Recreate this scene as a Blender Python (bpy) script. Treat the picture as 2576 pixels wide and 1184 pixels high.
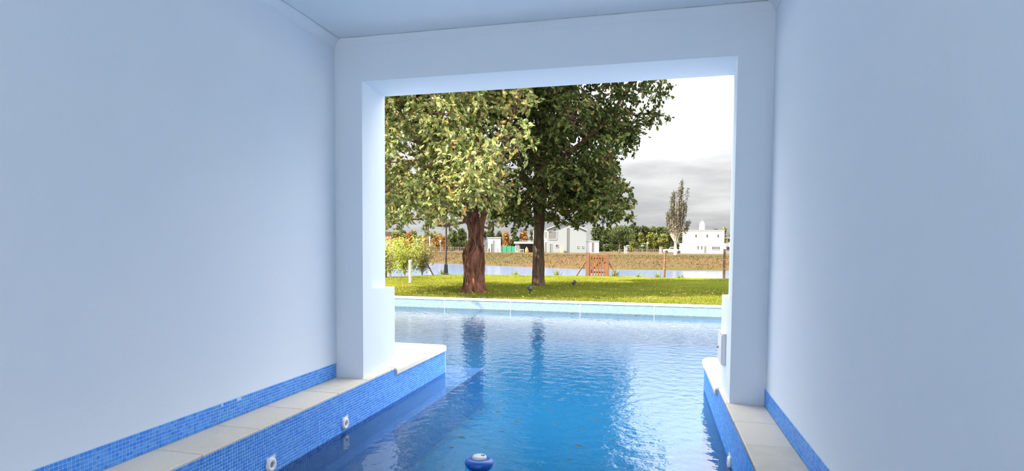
import bpy, math, random
import numpy as np
from mathutils import Vector, Matrix

for o in list(bpy.data.objects):
    bpy.data.objects.remove(o, do_unlink=True)
sc = bpy.context.scene
COL = sc.collection
random.seed(7)
rng = np.random.default_rng(11)

# ------------------------------------------------------------------ camera
W, H = 2576, 1184
F, CY = 1455.74, 693.75
YAW, PITCH, ROLL = 0.242275, -0.046606, 0.007358
CAMZ = 1.352                                   # above the pool water (z = 0)
cam_pos = Vector((0, 0, CAMZ))
_r = Vector((math.cos(YAW), math.sin(YAW), 0)); _f = Vector((-math.sin(YAW), math.cos(YAW), 0)); _u = Vector((0, 0, 1))
f2 = _f * math.cos(PITCH) + _u * math.sin(PITCH)
u2 = _u * math.cos(PITCH) - _f * math.sin(PITCH)
r3 = _r * math.cos(ROLL) + u2 * math.sin(ROLL)
u3 = u2 * math.cos(ROLL) - _r * math.sin(ROLL)
cd = bpy.data.cameras.new('camera')
cam = bpy.data.objects.new('camera', cd)
COL.objects.link(cam)
m = Matrix.Identity(4)
for i in range(3):
    m[i][0], m[i][1], m[i][2], m[i][3] = r3[i], u3[i], -f2[i], cam_pos[i]
cam.matrix_world = m
cd.sensor_fit = 'HORIZONTAL'
cd.sensor_width = 36
cd.lens = F * 36 / W
cd.shift_y = (CY - H / 2) / W
cd.clip_start = 0.05
cd.clip_end = 3000
sc.camera = cam

# ------------------------------------------------------------------ world, sun, exposure
SKY_0, SKY_Z = 0.68, 3.2     # overcast sky: radiance at the horizon and its rise towards the zenith
SUN = 12.0
sc.view_settings.view_transform = 'Standard'
sc.view_settings.look = 'None'
sc.view_settings.gamma = 1
sc.view_settings.use_curve_mapping = False
sc.view_settings.exposure = 1.18


def nodes_of(idb):
    idb.use_nodes = True
    nt = idb.node_tree
    nt.nodes.clear()
    return nt, nt.nodes, nt.links


wd = bpy.data.worlds.new('world')
sc.world = wd
nt, N, L = nodes_of(wd)
tc = N.new('ShaderNodeTexCoord')
sep = N.new('ShaderNodeSeparateXYZ'); L.new(tc.outputs['Generated'], sep.inputs[0])
zc = N.new('ShaderNodeMath'); zc.operation = 'MAXIMUM'; zc.inputs[1].default_value = 0.0; L.new(sep.outputs['Z'], zc.inputs[0])
cie = N.new('ShaderNodeMath'); cie.operation = 'MULTIPLY_ADD'; cie.inputs[1].default_value = SKY_Z; cie.inputs[2].default_value = SKY_0
L.new(zc.outputs[0], cie.inputs[0])
zo = N.new('ShaderNodeMath'); zo.operation = 'ADD'; zo.inputs[1].default_value = 0.12; L.new(zc.outputs[0], zo.inputs[0])
dx = N.new('ShaderNodeMath'); dx.operation = 'DIVIDE'; L.new(sep.outputs['X'], dx.inputs[0]); L.new(zo.outputs[0], dx.inputs[1])
dy = N.new('ShaderNodeMath'); dy.operation = 'DIVIDE'; L.new(sep.outputs['Y'], dy.inputs[0]); L.new(zo.outputs[0], dy.inputs[1])
cmb = N.new('ShaderNodeCombineXYZ'); L.new(dx.outputs[0], cmb.inputs[0]); L.new(dy.outputs[0], cmb.inputs[1])
nz = N.new('ShaderNodeTexNoise'); nz.inputs['Scale'].default_value = 0.55; nz.inputs['Detail'].default_value = 8; nz.inputs['Roughness'].default_value = 0.55
L.new(cmb.outputs[0], nz.inputs['Vector'])
cr = N.new('ShaderNodeValToRGB')
cr.color_ramp.elements[0].position = 0.40; cr.color_ramp.elements[0].color = (0.56, 0.57, 0.58, 1)
cr.color_ramp.elements[1].position = 0.62; cr.color_ramp.elements[1].color = (1.0, 1.0, 1.0, 1)
L.new(nz.outputs[0], cr.inputs[0])
bank = N.new('ShaderNodeMapRange'); bank.interpolation_type = 'SMOOTHSTEP'      # grey cloud bank lying low all round the horizon, as in view
bank.inputs['From Min'].default_value = 0.06; bank.inputs['From Max'].default_value = 0.38; bank.inputs['To Min'].default_value = 0.42; bank.inputs['To Max'].default_value = 1.0
L.new(zc.outputs[0], bank.inputs['Value'])
cie2 = N.new('ShaderNodeMath'); cie2.operation = 'MULTIPLY'; L.new(cie.outputs[0], cie2.inputs[0]); L.new(bank.outputs[0], cie2.inputs[1]); cie = cie2
mulc = N.new('ShaderNodeVectorMath'); mulc.operation = 'SCALE'; L.new(cr.outputs[0], mulc.inputs[0]); L.new(cie.outputs[0], mulc.inputs['Scale'])
bg = N.new('ShaderNodeBackground'); L.new(mulc.outputs[0], bg.inputs[0]); bg.inputs[1].default_value = 1.0
out = N.new('ShaderNodeOutputWorld'); L.new(bg.outputs[0], out.inputs[0])

sl = bpy.data.lights.new('sun', 'SUN'); sl.energy = SUN; sl.angle = math.radians(0.9); sl.color = (1.0, 0.86, 0.66)
so = bpy.data.objects.new('sun', sl); COL.objects.link(so)
SUN_EL = math.radians(43)
_t = Vector((0.86, 0.51, 0)).normalized() * math.cos(SUN_EL) + Vector((0, 0, -math.sin(SUN_EL)))
so.rotation_euler = _t.to_track_quat('-Z', 'Y').to_euler()
so.location = (-20, -10, 20)


# ------------------------------------------------------------------ pixel helpers (a pixel gives a direction only)
def ray(px, py):
    return f2 + r3 * ((px - 1288) / F) - u3 * ((py - CY) / F)


def at_z(px, py, z):
    d = ray(px, py); return cam_pos + d * ((z - CAMZ) / d.z)


def at_x(px, py, x):
    d = ray(px, py); return cam_pos + d * (x / d.x)


def at_y(px, py, y):
    d = ray(px, py); return cam_pos + d * (y / d.y)


def at_d(px, py, d):
    return cam_pos + ray(px, py) * d


# ------------------------------------------------------------------ materials
MATS = {}


def mat(name, color, rough=0.6, var=None, vscale=6.0, bump=0.0, bscale=40.0, spec=0.4, stretch=None, metal=0.0, rnd=None, ramp=(0.35, 0.65), detail=6):
    """principled with optional noise colour variation (var = second colour), bump and per-piece random (rnd = second colour)"""
    mt = bpy.data.materials.new(name); MATS[name] = mt
    nt, N, L = nodes_of(mt)
    p = N.new('ShaderNodeBsdfPrincipled'); o = N.new('ShaderNodeOutputMaterial'); L.new(p.outputs[0], o.inputs[0])
    p.inputs['Roughness'].default_value = rough
    p.inputs['Specular IOR Level'].default_value = spec
    p.inputs['Metallic'].default_value = metal
    p.inputs['Base Color'].default_value = (*color, 1)
    tc = N.new('ShaderNodeTexCoord'); vec = tc.outputs['Object']
    if stretch:
        mp = N.new('ShaderNodeMapping'); mp.inputs['Scale'].default_value = stretch; L.new(vec, mp.inputs[0]); vec = mp.outputs[0]
    src = None
    if var:
        n = N.new('ShaderNodeTexNoise'); n.inputs['Scale'].default_value = vscale; n.inputs['Detail'].default_value = detail
        L.new(vec, n.inputs['Vector'])
        r = N.new('ShaderNodeValToRGB'); r.color_ramp.elements[0].position = ramp[0]; r.color_ramp.elements[1].position = ramp[1]
        r.color_ramp.elements[0].color = (*color, 1); r.color_ramp.elements[1].color = (*var, 1)
        L.new(n.outputs[0], r.inputs[0]); src = r.outputs[0]
    if rnd:
        oi = N.new('ShaderNodeObjectInfo'); ge = N.new('ShaderNodeNewGeometry')
        ad = N.new('ShaderNodeMath'); ad.operation = 'ADD'; L.new(oi.outputs['Random'], ad.inputs[0]); L.new(ge.outputs['Random Per Island'], ad.inputs[1])
        fr = N.new('ShaderNodeMath'); fr.operation = 'FRACT'; L.new(ad.outputs[0], fr.inputs[0])
        mx = N.new('ShaderNodeMix'); mx.data_type = 'RGBA'; L.new(fr.outputs[0], mx.inputs[0])
        if src: L.new(src, mx.inputs[6])
        else: mx.inputs[6].default_value = (*color, 1)
        mx.inputs[7].default_value = (*rnd, 1); src = mx.outputs[2]
    if src: L.new(src, p.inputs['Base Color'])
    if bump:
        n2 = N.new('ShaderNodeTexNoise'); n2.inputs['Scale'].default_value = bscale; n2.inputs['Detail'].default_value = 5; L.new(vec, n2.inputs['Vector'])
        b = N.new('ShaderNodeBump'); b.inputs['Strength'].default_value = bump; b.inputs['Distance'].default_value = 0.02
        L.new(n2.outputs[0], b.inputs['Height']); L.new(b.outputs[0], p.inputs['Normal'])
    return mt


def leaf_mat(name, stops, trans=0.35, rough=0.5):
    mt = bpy.data.materials.new(name); MATS[name] = mt
    nt, N, L = nodes_of(mt)
    ge = N.new('ShaderNodeNewGeometry'); oi = N.new('ShaderNodeObjectInfo')
    r = N.new('ShaderNodeValToRGB'); L.new(ge.outputs['Random Per Island'], r.inputs[0])
    while len(r.color_ramp.elements) < len(stops): r.color_ramp.elements.new(0.5)
    for e, (ps, c) in zip(r.color_ramp.elements, stops): e.position = ps; e.color = (*c, 1)
    p = N.new('ShaderNodeBsdfPrincipled'); p.inputs['Roughness'].default_value = rough; p.inputs['Specular IOR Level'].default_value = 0.05
    t = N.new('ShaderNodeBsdfTranslucent'); L.new(r.outputs[0], p.inputs['Base Color']); L.new(r.outputs[0], t.inputs[0])
    mx = N.new('ShaderNodeMixShader'); mx.inputs[0].default_value = trans; L.new(p.outputs[0], mx.inputs[1]); L.new(t.outputs[0], mx.inputs[2])
    o = N.new('ShaderNodeOutputMaterial'); L.new(mx.outputs[0], o.inputs[0])
    return mt


WALLC = (0.765, 0.845, 0.95)
mat('plaster', WALLC, 0.75, var=(0.79, 0.86, 0.95), vscale=1.2, bump=0.06, bscale=60, spec=0.2)
mat('plaster_ceiling', (0.77, 0.87, 0.97), 0.8, var=(0.79, 0.88, 0.97), vscale=1.5, bump=0.04, bscale=50, spec=0.2)
mat('crack', (0.30, 0.31, 0.30), 0.9, var=(0.62, 0.70, 0.78), vscale=9)
mat('grout', (0.52, 0.66, 0.90), 0.8)
mat('tile_blue', (0.03, 0.25, 0.90), 0.25, rnd=(0.11, 0.42, 0.97), spec=0.5)
mat('coping', (0.78, 0.71, 0.61), 0.85, var=(0.70, 0.64, 0.55), vscale=14, bump=0.25, bscale=90, rnd=(0.80, 0.73, 0.64), detail=10)
mat('terrace', (0.54, 0.60, 0.68), 0.9, var=(0.48, 0.54, 0.62), vscale=4)  # neutral tone so the added terrace bounces no warm light inside
mat('white_plastic', (0.82, 0.82, 0.84), 0.35)
mat('dark_plastic', (0.03, 0.035, 0.05), 0.4)
mat('grey_plastic', (0.30, 0.30, 0.36), 0.5)
mat('grey_white', (0.72, 0.72, 0.76), 0.4)
mat('blue_plastic', (0.01, 0.11, 0.50), 0.3, spec=0.5)
mat('teal_plastic', (0.05, 0.35, 0.55), 0.4)
mat('metal_grey', (0.35, 0.36, 0.38), 0.4, metal=0.7)
mat('joint', (0.28, 0.35, 0.40), 0.7)
mat('far_coping', (0.86, 0.85, 0.82), 0.7, var=(0.78, 0.76, 0.72), vscale=8)
mat('bark_red', (0.026, 0.013, 0.011), 0.95, var=(0.15, 0.068, 0.045), vscale=4, bump=1.0, bscale=14, stretch=(3, 3, 0.5), spec=0.05)
mat('bark_grey', (0.049, 0.034, 0.027), 0.95, var=(0.119, 0.081, 0.059), vscale=5, bump=1.0, bscale=14, stretch=(3, 3, 0.5), spec=0.1)
mat('branch', (0.070, 0.041, 0.029), 0.95, var=(0.140, 0.084, 0.059), vscale=6, spec=0.1)
mat('vine', (0.085, 0.045, 0.03), 0.9, var=(0.15, 0.08, 0.05), vscale=12)
mat('bark_pale', (0.30, 0.25, 0.20), 0.9, var=(0.42, 0.36, 0.30), vscale=6)
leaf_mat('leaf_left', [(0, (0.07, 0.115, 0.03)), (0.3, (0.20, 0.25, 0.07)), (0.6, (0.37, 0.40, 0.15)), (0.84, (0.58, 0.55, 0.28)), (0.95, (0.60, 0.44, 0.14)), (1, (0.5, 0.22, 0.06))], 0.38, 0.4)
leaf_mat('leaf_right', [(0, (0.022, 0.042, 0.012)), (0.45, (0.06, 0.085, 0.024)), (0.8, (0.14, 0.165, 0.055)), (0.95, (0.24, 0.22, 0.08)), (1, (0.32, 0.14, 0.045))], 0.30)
leaf_mat('leaf_yellow', [(0, (0.112, 0.168, 0.021)), (0.5, (0.252, 0.294, 0.042)), (1, (0.420, 0.406, 0.112))], 0.4)
leaf_mat('leaf_olive', [(0, (0.098, 0.098, 0.035)), (0.5, (0.182, 0.168, 0.063)), (1, (0.294, 0.231, 0.098))], 0.35)
leaf_mat('leaf_far', [(0, (0.025, 0.038, 0.017)), (0.5, (0.052, 0.070, 0.028)), (1, (0.098, 0.112, 0.042))], 0.2, 0.8)
leaf_mat('leaf_far_yellow', [(0, (0.070, 0.084, 0.021)), (0.5, (0.126, 0.140, 0.035)), (1, (0.210, 0.196, 0.056))], 0.2, 0.8)
leaf_mat('leaf_far_orange', [(0, (0.112, 0.052, 0.017)), (0.5, (0.231, 0.112, 0.035)), (1, (0.315, 0.182, 0.063))], 0.2, 0.8)
leaf_mat('leaf_poplar', [(0, (0.025, 0.025, 0.016)), (0.5, (0.055, 0.052, 0.034)), (1, (0.10, 0.092, 0.06))], 0.2, 0.8)
leaf_mat('blade', [(0, (0.050, 0.075, 0.009)), (0.6, (0.105, 0.122, 0.017)), (0.93, (0.18, 0.172, 0.03)), (1, (0.36, 0.30, 0.09))], 0.3)
leaf_mat('tuft', [(0, (0.09, 0.14, 0.05)), (1, (0.22, 0.26, 0.10))], 0.2)
leaf_mat('dead_leaf', [(0, (0.210, 0.140, 0.035)), (0.5, (0.385, 0.315, 0.070)), (1, (0.490, 0.434, 0.210))], 0.2)
leaf_mat('wet_leaf', [(0, (0.05, 0.06, 0.03)), (1, (0.20, 0.13, 0.06))], 0.1)
mat('lawn_ground', (0.068, 0.086, 0.011), 0.95, var=(0.11, 0.112, 0.017), vscale=0.9, bump=0.6, bscale=60, spec=0.0)
mat('soil', (0.16, 0.10, 0.06), 0.95, var=(0.26, 0.17, 0.10), vscale=3)
mat('bank_ground', (0.061, 0.035, 0.014), 0.95, var=(0.037, 0.037, 0.009), vscale=0.10, bump=0.5, bscale=4, spec=0.1, ramp=(0.40, 0.62), stretch=(0.7, 1.6, 1))
mat('house_white', (0.372, 0.372, 0.372), 0.8)
mat('house_cream', (0.448, 0.426, 0.405), 0.8)
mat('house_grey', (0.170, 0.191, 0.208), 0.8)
mat('house_glass', (0.05, 0.055, 0.06), 0.15, spec=0.6)
mat('house_dark', (0.10, 0.10, 0.10), 0.7)
mat('brick_far', (0.50, 0.25, 0.15), 0.9, var=(0.60, 0.34, 0.22), vscale=2)
mat('roof_dark', (0.10, 0.08, 0.08), 0.9)
mat('green_mesh', (0.02, 0.22, 0.13), 0.8)
mat('orange_cloth', (0.85, 0.17, 0.04), 0.7)
mat('wood_gate', (0.087, 0.028, 0.012), 0.8, var=(0.121, 0.044, 0.017), vscale=9, stretch=(4, 4, 0.6), rnd=(0.141, 0.054, 0.020))
mat('wood_post', (0.101, 0.046, 0.025), 0.85, var=(0.141, 0.070, 0.040), vscale=8, stretch=(3, 3, 0.6))
mat('wood_grey', (0.22, 0.15, 0.12), 0.9)
mat('lamp_metal', (0.035, 0.028, 0.030), 0.5)
mat('globe', (0.85, 0.84, 0.80), 0.3)
mat('tyre', (0.02, 0.02, 0.02), 0.8)
mat('sign_blue', (0.02, 0.07, 0.22), 0.5)
mat('stone_pillar', (0.17, 0.17, 0.175), 0.9, var=(0.28, 0.27, 0.26), vscale=3)
mat('fence_far', (0.15, 0.105, 0.095), 0.9)


def tile_pattern_mat(name, c1, c2, grout, pitch, rough=0.3):
    """mosaic seen under water or too far away to build: flat print of tile colours, some lightened to imitate light"""
    mt = bpy.data.materials.new(name); MATS[name] = mt
    nt, N, L = nodes_of(mt)
    tc = N.new('ShaderNodeTexCoord')
    sc_ = N.new('ShaderNodeVectorMath'); sc_.operation = 'SCALE'; sc_.inputs['Scale'].default_value = 1 / pitch; L.new(tc.outputs['Object'], sc_.inputs[0])
    fl = N.new('ShaderNodeVectorMath'); fl.operation = 'FLOOR'; L.new(sc_.outputs[0], fl.inputs[0])
    wn = N.new('ShaderNodeTexWhiteNoise'); L.new(fl.outputs[0], wn.inputs[0])
    mx = N.new('ShaderNodeMix'); mx.data_type = 'RGBA'; L.new(wn.outputs[0], mx.inputs[0]); mx.inputs[6].default_value = (*c1, 1); mx.inputs[7].default_value = (*c2, 1)
    p = N.new('ShaderNodeBsdfPrincipled'); p.inputs['Roughness'].default_value = rough
    L.new(mx.outputs[2], p.inputs['Base Color'])
    o = N.new('ShaderNodeOutputMaterial'); L.new(p.outputs[0], o.inputs[0])
    return mt


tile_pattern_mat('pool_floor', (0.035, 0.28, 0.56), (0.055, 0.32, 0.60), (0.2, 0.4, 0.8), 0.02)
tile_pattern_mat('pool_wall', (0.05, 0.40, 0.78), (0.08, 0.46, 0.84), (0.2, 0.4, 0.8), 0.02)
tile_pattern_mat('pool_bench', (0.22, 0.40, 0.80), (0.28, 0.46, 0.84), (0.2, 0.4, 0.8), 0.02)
tile_pattern_mat('pool_side_lit', (0.08, 0.50, 0.92), (0.12, 0.56, 0.95), (0.2, 0.4, 0.8), 0.02)  # pool tile lightened to offset the shade inside the channel
tile_pattern_mat('pool_far_side_lit', (0.14, 0.58, 0.80), (0.18, 0.64, 0.84), (0.2, 0.4, 0.8), 0.02)  # same pool tile, brightness of a better lit wall put into the colour
tile_pattern_mat('far_wall_tile_glare', (0.096, 0.160, 0.216), (0.136, 0.200, 0.256), (0.560, 0.640, 0.720), 0.03)  # blue mosaic turned pale: sun glare put into the colour


def water_mat(name, tint, ior, wave, scale, rough=0.01, stretch=(1, 1, 1), diff=None):
    mt = bpy.data.materials.new(name); MATS[name] = mt
    nt, N, L = nodes_of(mt)
    tc = N.new('ShaderNodeTexCoord'); mp = N.new('ShaderNodeMapping'); mp.inputs['Scale'].default_value = stretch; L.new(tc.outputs['Object'], mp.inputs[0])
    n = N.new('ShaderNodeTexNoise'); n.inputs['Scale'].default_value = scale; n.inputs['Detail'].default_value = 3; n.inputs['Roughness'].default_value = 0.5; L.new(mp.outputs[0], n.inputs['Vector'])
    b = N.new('ShaderNodeBump'); b.inputs['Strength'].default_value = 1.0; b.inputs['Distance'].default_value = wave; L.new(n.outputs[0], b.inputs['Height'])
    fr = N.new('ShaderNodeFresnel'); fr.inputs[0].default_value = ior; L.new(b.outputs[0], fr.inputs['Normal'])
    if diff:
        t = N.new('ShaderNodeBsdfDiffuse'); t.inputs[0].default_value = (*diff, 1)
    else:
        t = N.new('ShaderNodeBsdfTransparent'); t.inputs[0].default_value = (*tint, 1)
    g = N.new('ShaderNodeBsdfGlossy'); g.inputs['Roughness'].default_value = rough; L.new(b.outputs[0], g.inputs['Normal'])
    mx = N.new('ShaderNodeMixShader'); L.new(fr.outputs[0], mx.inputs[0]); L.new(t.outputs[0], mx.inputs[1]); L.new(g.outputs[0], mx.inputs[2])
    o = N.new('ShaderNodeOutputMaterial'); L.new(mx.outputs[0], o.inputs[0])
    return mt


water_mat('pool_water', (0.80, 0.98, 1.0), 2.0, 0.008, 8.0, 0.012)
water_mat('river_water', None, 1.12, 0.03, 2.5, 0.12, (1, 0.6, 1), diff=(0.075, 0.125, 0.25))


# ------------------------------------------------------------------ object helpers
def link(o, parent=None):
    COL.objects.link(o)
    if parent: o.parent = parent
    return o


def mesh_obj(name, V, Fc, material, parent=None, loc=(0, 0, 0), rotz=0.0, smooth=False):
    me = bpy.data.meshes.new(name)
    me.from_pydata([tuple(v) for v in V], [], [tuple(f) for f in Fc]); me.update()
    if smooth: me.polygons.foreach_set('use_smooth', [True] * len(me.polygons))
    me.materials.append(MATS[material])
    o = bpy.data.objects.new(name, me); o.location = loc; o.rotation_euler = (0, 0, rotz)
    return link(o, parent)


def tri_obj(name, V, T, material, parent=None, loc=(0, 0, 0)):
    """fast numpy triangle soup"""
    V = np.asarray(V, np.float32); T = np.asarray(T, np.int32)
    me = bpy.data.meshes.new(name)
    k = T.shape[1]
    me.vertices.add(len(V)); me.vertices.foreach_set('co', V.ravel())
    me.loops.add(T.size); me.loops.foreach_set('vertex_index', T.ravel())
    me.polygons.add(len(T)); me.polygons.foreach_set('loop_start', np.arange(0, T.size, k, dtype=np.int32))
    me.update(calc_edges=True); me.validate()
    me.materials.append(MATS[material])
    o = bpy.data.objects.new(name, me); o.location = loc
    return link(o, parent)


def tag(o, label=None, cat=None, group=None, kind=None):
    if label: o['label'] = label
    if cat: o['category'] = cat
    if group: o['group'] = group
    if kind: o['kind'] = kind
    return o


def thing(name, label, cat, loc=(0, 0, 0), rotz=0.0, group=None):
    o = bpy.data.objects.new(name, None); o.empty_display_size = 0.1
    o.location = loc; o.rotation_euler = (0, 0, rotz); link(o)
    return tag(o, label, cat, group)


class MB:
    def __init__(s): s.V = []; s.F = []

    def add(s, V, Fc):
        b = len(s.V); s.V += [Vector(v) for v in V]; s.F += [tuple(i + b for i in f) for f in Fc]; return s

    def box(s, x0, x1, y0, y1, z0, z1):
        return s.add([(x0, y0, z0), (x1, y0, z0), (x1, y1, z0), (x0, y1, z0), (x0, y0, z1), (x1, y0, z1), (x1, y1, z1), (x0, y1, z1)],
                     [(0, 3, 2, 1), (4, 5, 6, 7), (0, 1, 5, 4), (1, 2, 6, 5), (2, 3, 7, 6), (3, 0, 4, 7)])

    def bevbox(s, x0, x1, y0, y1, z0, z1, b):
        """box with its four top edges chamfered"""
        V = [(x0, y0, z0), (x1, y0, z0), (x1, y1, z0), (x0, y1, z0), (x0, y0, z1 - b), (x1, y0, z1 - b), (x1, y1, z1 - b), (x0, y1, z1 - b),
             (x0 + b, y0 + b, z1), (x1 - b, y0 + b, z1), (x1 - b, y1 - b, z1), (x0 + b, y1 - b, z1)]
        Fc = [(0, 3, 2, 1), (8, 9, 10, 11)]
        for i in range(4):
            j = (i + 1) % 4; Fc += [(i, j, j + 4, i + 4), (i + 4, j + 4, j + 8, i + 8)]
        return s.add(V, Fc)

    def prism(s, poly, a0, a1, axis='y'):
        """poly of 2-D points extruded from a0 to a1 along axis (y: poly is x,z; x: poly is y,z; z: poly is x,y)"""
        n = len(poly)
        def P(p, a): return (p[0], a, p[1]) if axis == 'y' else ((a, p[0], p[1]) if axis == 'x' else (p[0], p[1], a))
        V = [P(p, a0) for p in poly] + [P(p, a1) for p in poly]
        Fc = [tuple(range(n)), tuple(range(2 * n - 1, n - 1, -1))] + [(i, i + n, (i + 1) % n + n, (i + 1) % n) for i in range(n)]
        return s.add(V, Fc)

    def lathe(s, prof, seg=24, axis='z', c=(0, 0, 0)):
        n = len(prof); V = []; Fc = []
        for k in range(seg):
            a = 2 * math.pi * k / seg
            for r_, z in prof:
                p = (r_ * math.cos(a), r_ * math.sin(a), z)
                if axis == 'x': p = (p[2], p[0], p[1])
                V.append((p[0] + c[0], p[1] + c[1], p[2] + c[2]))
        for k in range(seg):
            k2 = (k + 1) % seg
            for i in range(n - 1): Fc.append((k * n + i, k2 * n + i, k2 * n + i + 1, k * n + i + 1))
        return s.add(V, Fc)

    def tube(s, pts, rads, seg=8):
        pts = [Vector(p) for p in pts]; n = len(pts); V = []; Fc = []
        up = Vector((0, 0, 1))
        for i, p in enumerate(pts):
            d = (pts[min(i + 1, n - 1)] - pts[max(i - 1, 0)])
            d = d.normalized() if d.length > 1e-9 else up
            a = d.cross(Vector((0, 1, 0.13))).normalized(); b = d.cross(a).normalized()
            r_ = rads[i] if hasattr(rads, '__len__') else rads
            for k in range(seg):
                t = 2 * math.pi * k / seg
                V.append(p + a * (r_ * math.cos(t)) + b * (r_ * math.sin(t)))
        for i in range(n - 1):
            for k in range(seg):
                k2 = (k + 1) % seg
                Fc.append((i * seg + k, i * seg + k2, (i + 1) * seg + k2, (i + 1) * seg + k))
        Fc.append(tuple(range(seg - 1, -1, -1))); Fc.append(tuple((n - 1) * seg + k for k in range(seg)))
        return s.add(V, Fc)

    def build(s, name, material, parent=None, loc=(0, 0, 0), rotz=0.0, smooth=False):
        return mesh_obj(name, s.V, s.F, material, parent, loc, rotz, smooth)


def struct(o):
    o['kind'] = 'structure'; return o


# ================================================================== THE ROOM
XL, XR, YF, YB = -2.50, 0.742, 4.193, -4.2
YW = -3.1           # unseen open end behind the camera, set to light the room; added terrace follows
ZC = 0.302          # ledge / coping top
ZT = 3.0            # ceiling
EL, ER = -2.20, 0.485   # pool edges of the ledges
YE = 5.93           # outer end of the ledges
OL, OR, OT = -2.263, 0.515, 2.658
TH = 0.25
struct(MB().box(XL - TH, XL, YW, YF, -0.1, ZT + 0.35).build('wall_left', 'plaster'))
struct(MB().box(XR, XR + TH, YW, YF, -0.1, ZT + 0.35).build('wall_right', 'plaster'))
struct(MB().box(XL, XR, YW, YF, ZT, ZT + 0.25).build('ceiling', 'plaster_ceiling'))

# front wall: inner layer, rebated outer layer, thicker lower blocks; one mesh
XO0, XO1, ZR = -9.0, 6.0, 3.55
w = MB()


def u_layer(y0, y1, xl, xr, zt):
    poly = [(XO0, ZC - 0.002), (xl, ZC - 0.002), (xl, zt), (xr, zt), (xr, ZC - 0.002), (XO1, ZC - 0.002), (XO1, ZR), (XO0, ZR)]
    n = len(poly); V = [(p[0], y0, p[1]) for p in poly] + [(p[0], y1, p[1]) for p in poly]
    quads = [(0, 1, 2, 7), (7, 2, 3, 6), (6, 3, 4, 5)]
    Fc = [q for q in quads] + [tuple(i + n for i in reversed(q)) for q in quads] + [(i, i + n, (i + 1) % n + n, (i + 1) % n) for i in range(n)]
    w.add(V, Fc)


u_layer(YF, 4.345, OL, OR, OT)
u_layer(4.345, 4.65, OL - 0.03, OR + 0.03, OT)
ZB = 1.007
w.box(XO0, OL, 4.3451, 4.775, ZC - 0.002, ZB).box(OR, XO1, 4.3451, 4.80, ZC - 0.002, ZB)
# little sloped sills on top of the blocks
w.prism([(4.3452, ZB), (4.648, ZB), (4.3452, ZB + 0.012)], OL - 0.03, OL - 0.0005, 'x')
struct(w.build('wall_front', 'plaster'))

# cornice mouldings (stepped cove), with the dark crack above
def cornice(name, p0, p1, nx, ny):
    d = Vector((p1[0] - p0[0], p1[1] - p0[1], 0)); ln = d.length
    prof = [(0, 0), (0.004, 0), (0.007, 0.010), (0.013, 0.012), (0.016, 0.020), (0.036, 0.050), (0.048, 0.058), (0.050, 0.066), (0, 0.066)]
    V = []
    for p in (p0, p1):
        for a, z in prof: V.append((p[0] + nx * a, p[1] + ny * a, ZT - 0.070 + z))
    n = len(prof)
    Fc = [tuple(range(n)), tuple(range(2 * n - 1, n - 1, -1))] + [(i, i + n, (i + 1) % n + n, (i + 1) % n) for i in range(n)]
    struct(mesh_obj(name, V, Fc, 'plaster'))


cornice('trim_1', (XL, YW), (XL, YF), 1, 0)
cornice('trim_2', (XL, YF), (XR, YF), 0, -0.30)
cornice('trim_3', (XR, YW), (XR, YF), -1, 0)
cr_ = MB().box(XL, XL + 0.046, YW, YF, ZT - 0.0045, ZT - 0.0005).box(XR - 0.046, XR, YW, YF, ZT - 0.0045, ZT - 0.0005).box(XL, XR, YF - 0.013, YF, ZT - 0.0045, ZT - 0.0005)
struct(cr_.build('trim_4', 'crack'))

# ------------------------------------------------------------------ mosaic: tiles proud of a grout bed
PIT = 0.0194


def mosaic(parent, wall_x, nx, y0, y1, z0, rows, near_key, skip=None):
    """tiles on a vertical plane x = wall_x facing nx; the 300 nearest as single parts, the rest one part"""
    g = 0.0011; t = 0.0018
    a = PIT / 2 - g
    loc_v = [(0, -a, -a), (0, a, -a), (0, a, a), (0, -a, a)]
    i_ = a - 0.0012
    top_v = [(nx * t, -i_, -i_), (nx * t, i_, -i_), (nx * t, i_, i_), (nx * t, -i_, i_)]
    Vt = loc_v + top_v
    Ft = [(4, 5, 6, 7), (0, 1, 5, 4), (1, 2, 6, 5), (2, 3, 7, 6), (3, 0, 4, 7)]
    if nx < 0: Ft = [tuple(reversed(f)) for f in Ft]
    me = bpy.data.meshes.new('mosaic_tile'); me.from_pydata(Vt, [], Ft); me.update(); me.materials.append(MATS['tile_blue'])
    n = int((y1 - y0) / PIT)
    cells = [(y0 + (j + 0.5) * PIT, z0 + (k + 0.5) * PIT) for j in range(n) for k in range(rows)]
    if skip: cells = [c for c in cells if not skip(*c)]
    # how large each tile shows from the doorway side of the room: nearest in view first
    vis = [c for c in cells if near_key <= c[0]]
    vis.sort(key=lambda c: c[0])
    single = set(vis[:300])
    for c in vis[:300]:
        o = bpy.data.objects.new('mosaic_tile', me); o.location = (wall_x, c[0], c[1]); link(o, parent)
    rest = [c for c in cells if c not in single]
    jit = rng.normal(0, 0.0003, len(rest))
    V0 = np.array(Vt); V = np.zeros((len(rest), 8, 3), np.float32)
    for q, c in enumerate(rest): V[q] = V0 + np.array((wall_x + nx * min(0.0004, abs(jit[q])), c[0], c[1]))
    T = np.array(Ft)[None] + (np.arange(len(rest)) * 8)[:, None, None]
    o = tri_obj('mosaic_tiles', V.reshape(-1, 3), T.reshape(-1, 4), 'tile_blue', parent); o['kind'] = 'stuff'


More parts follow.
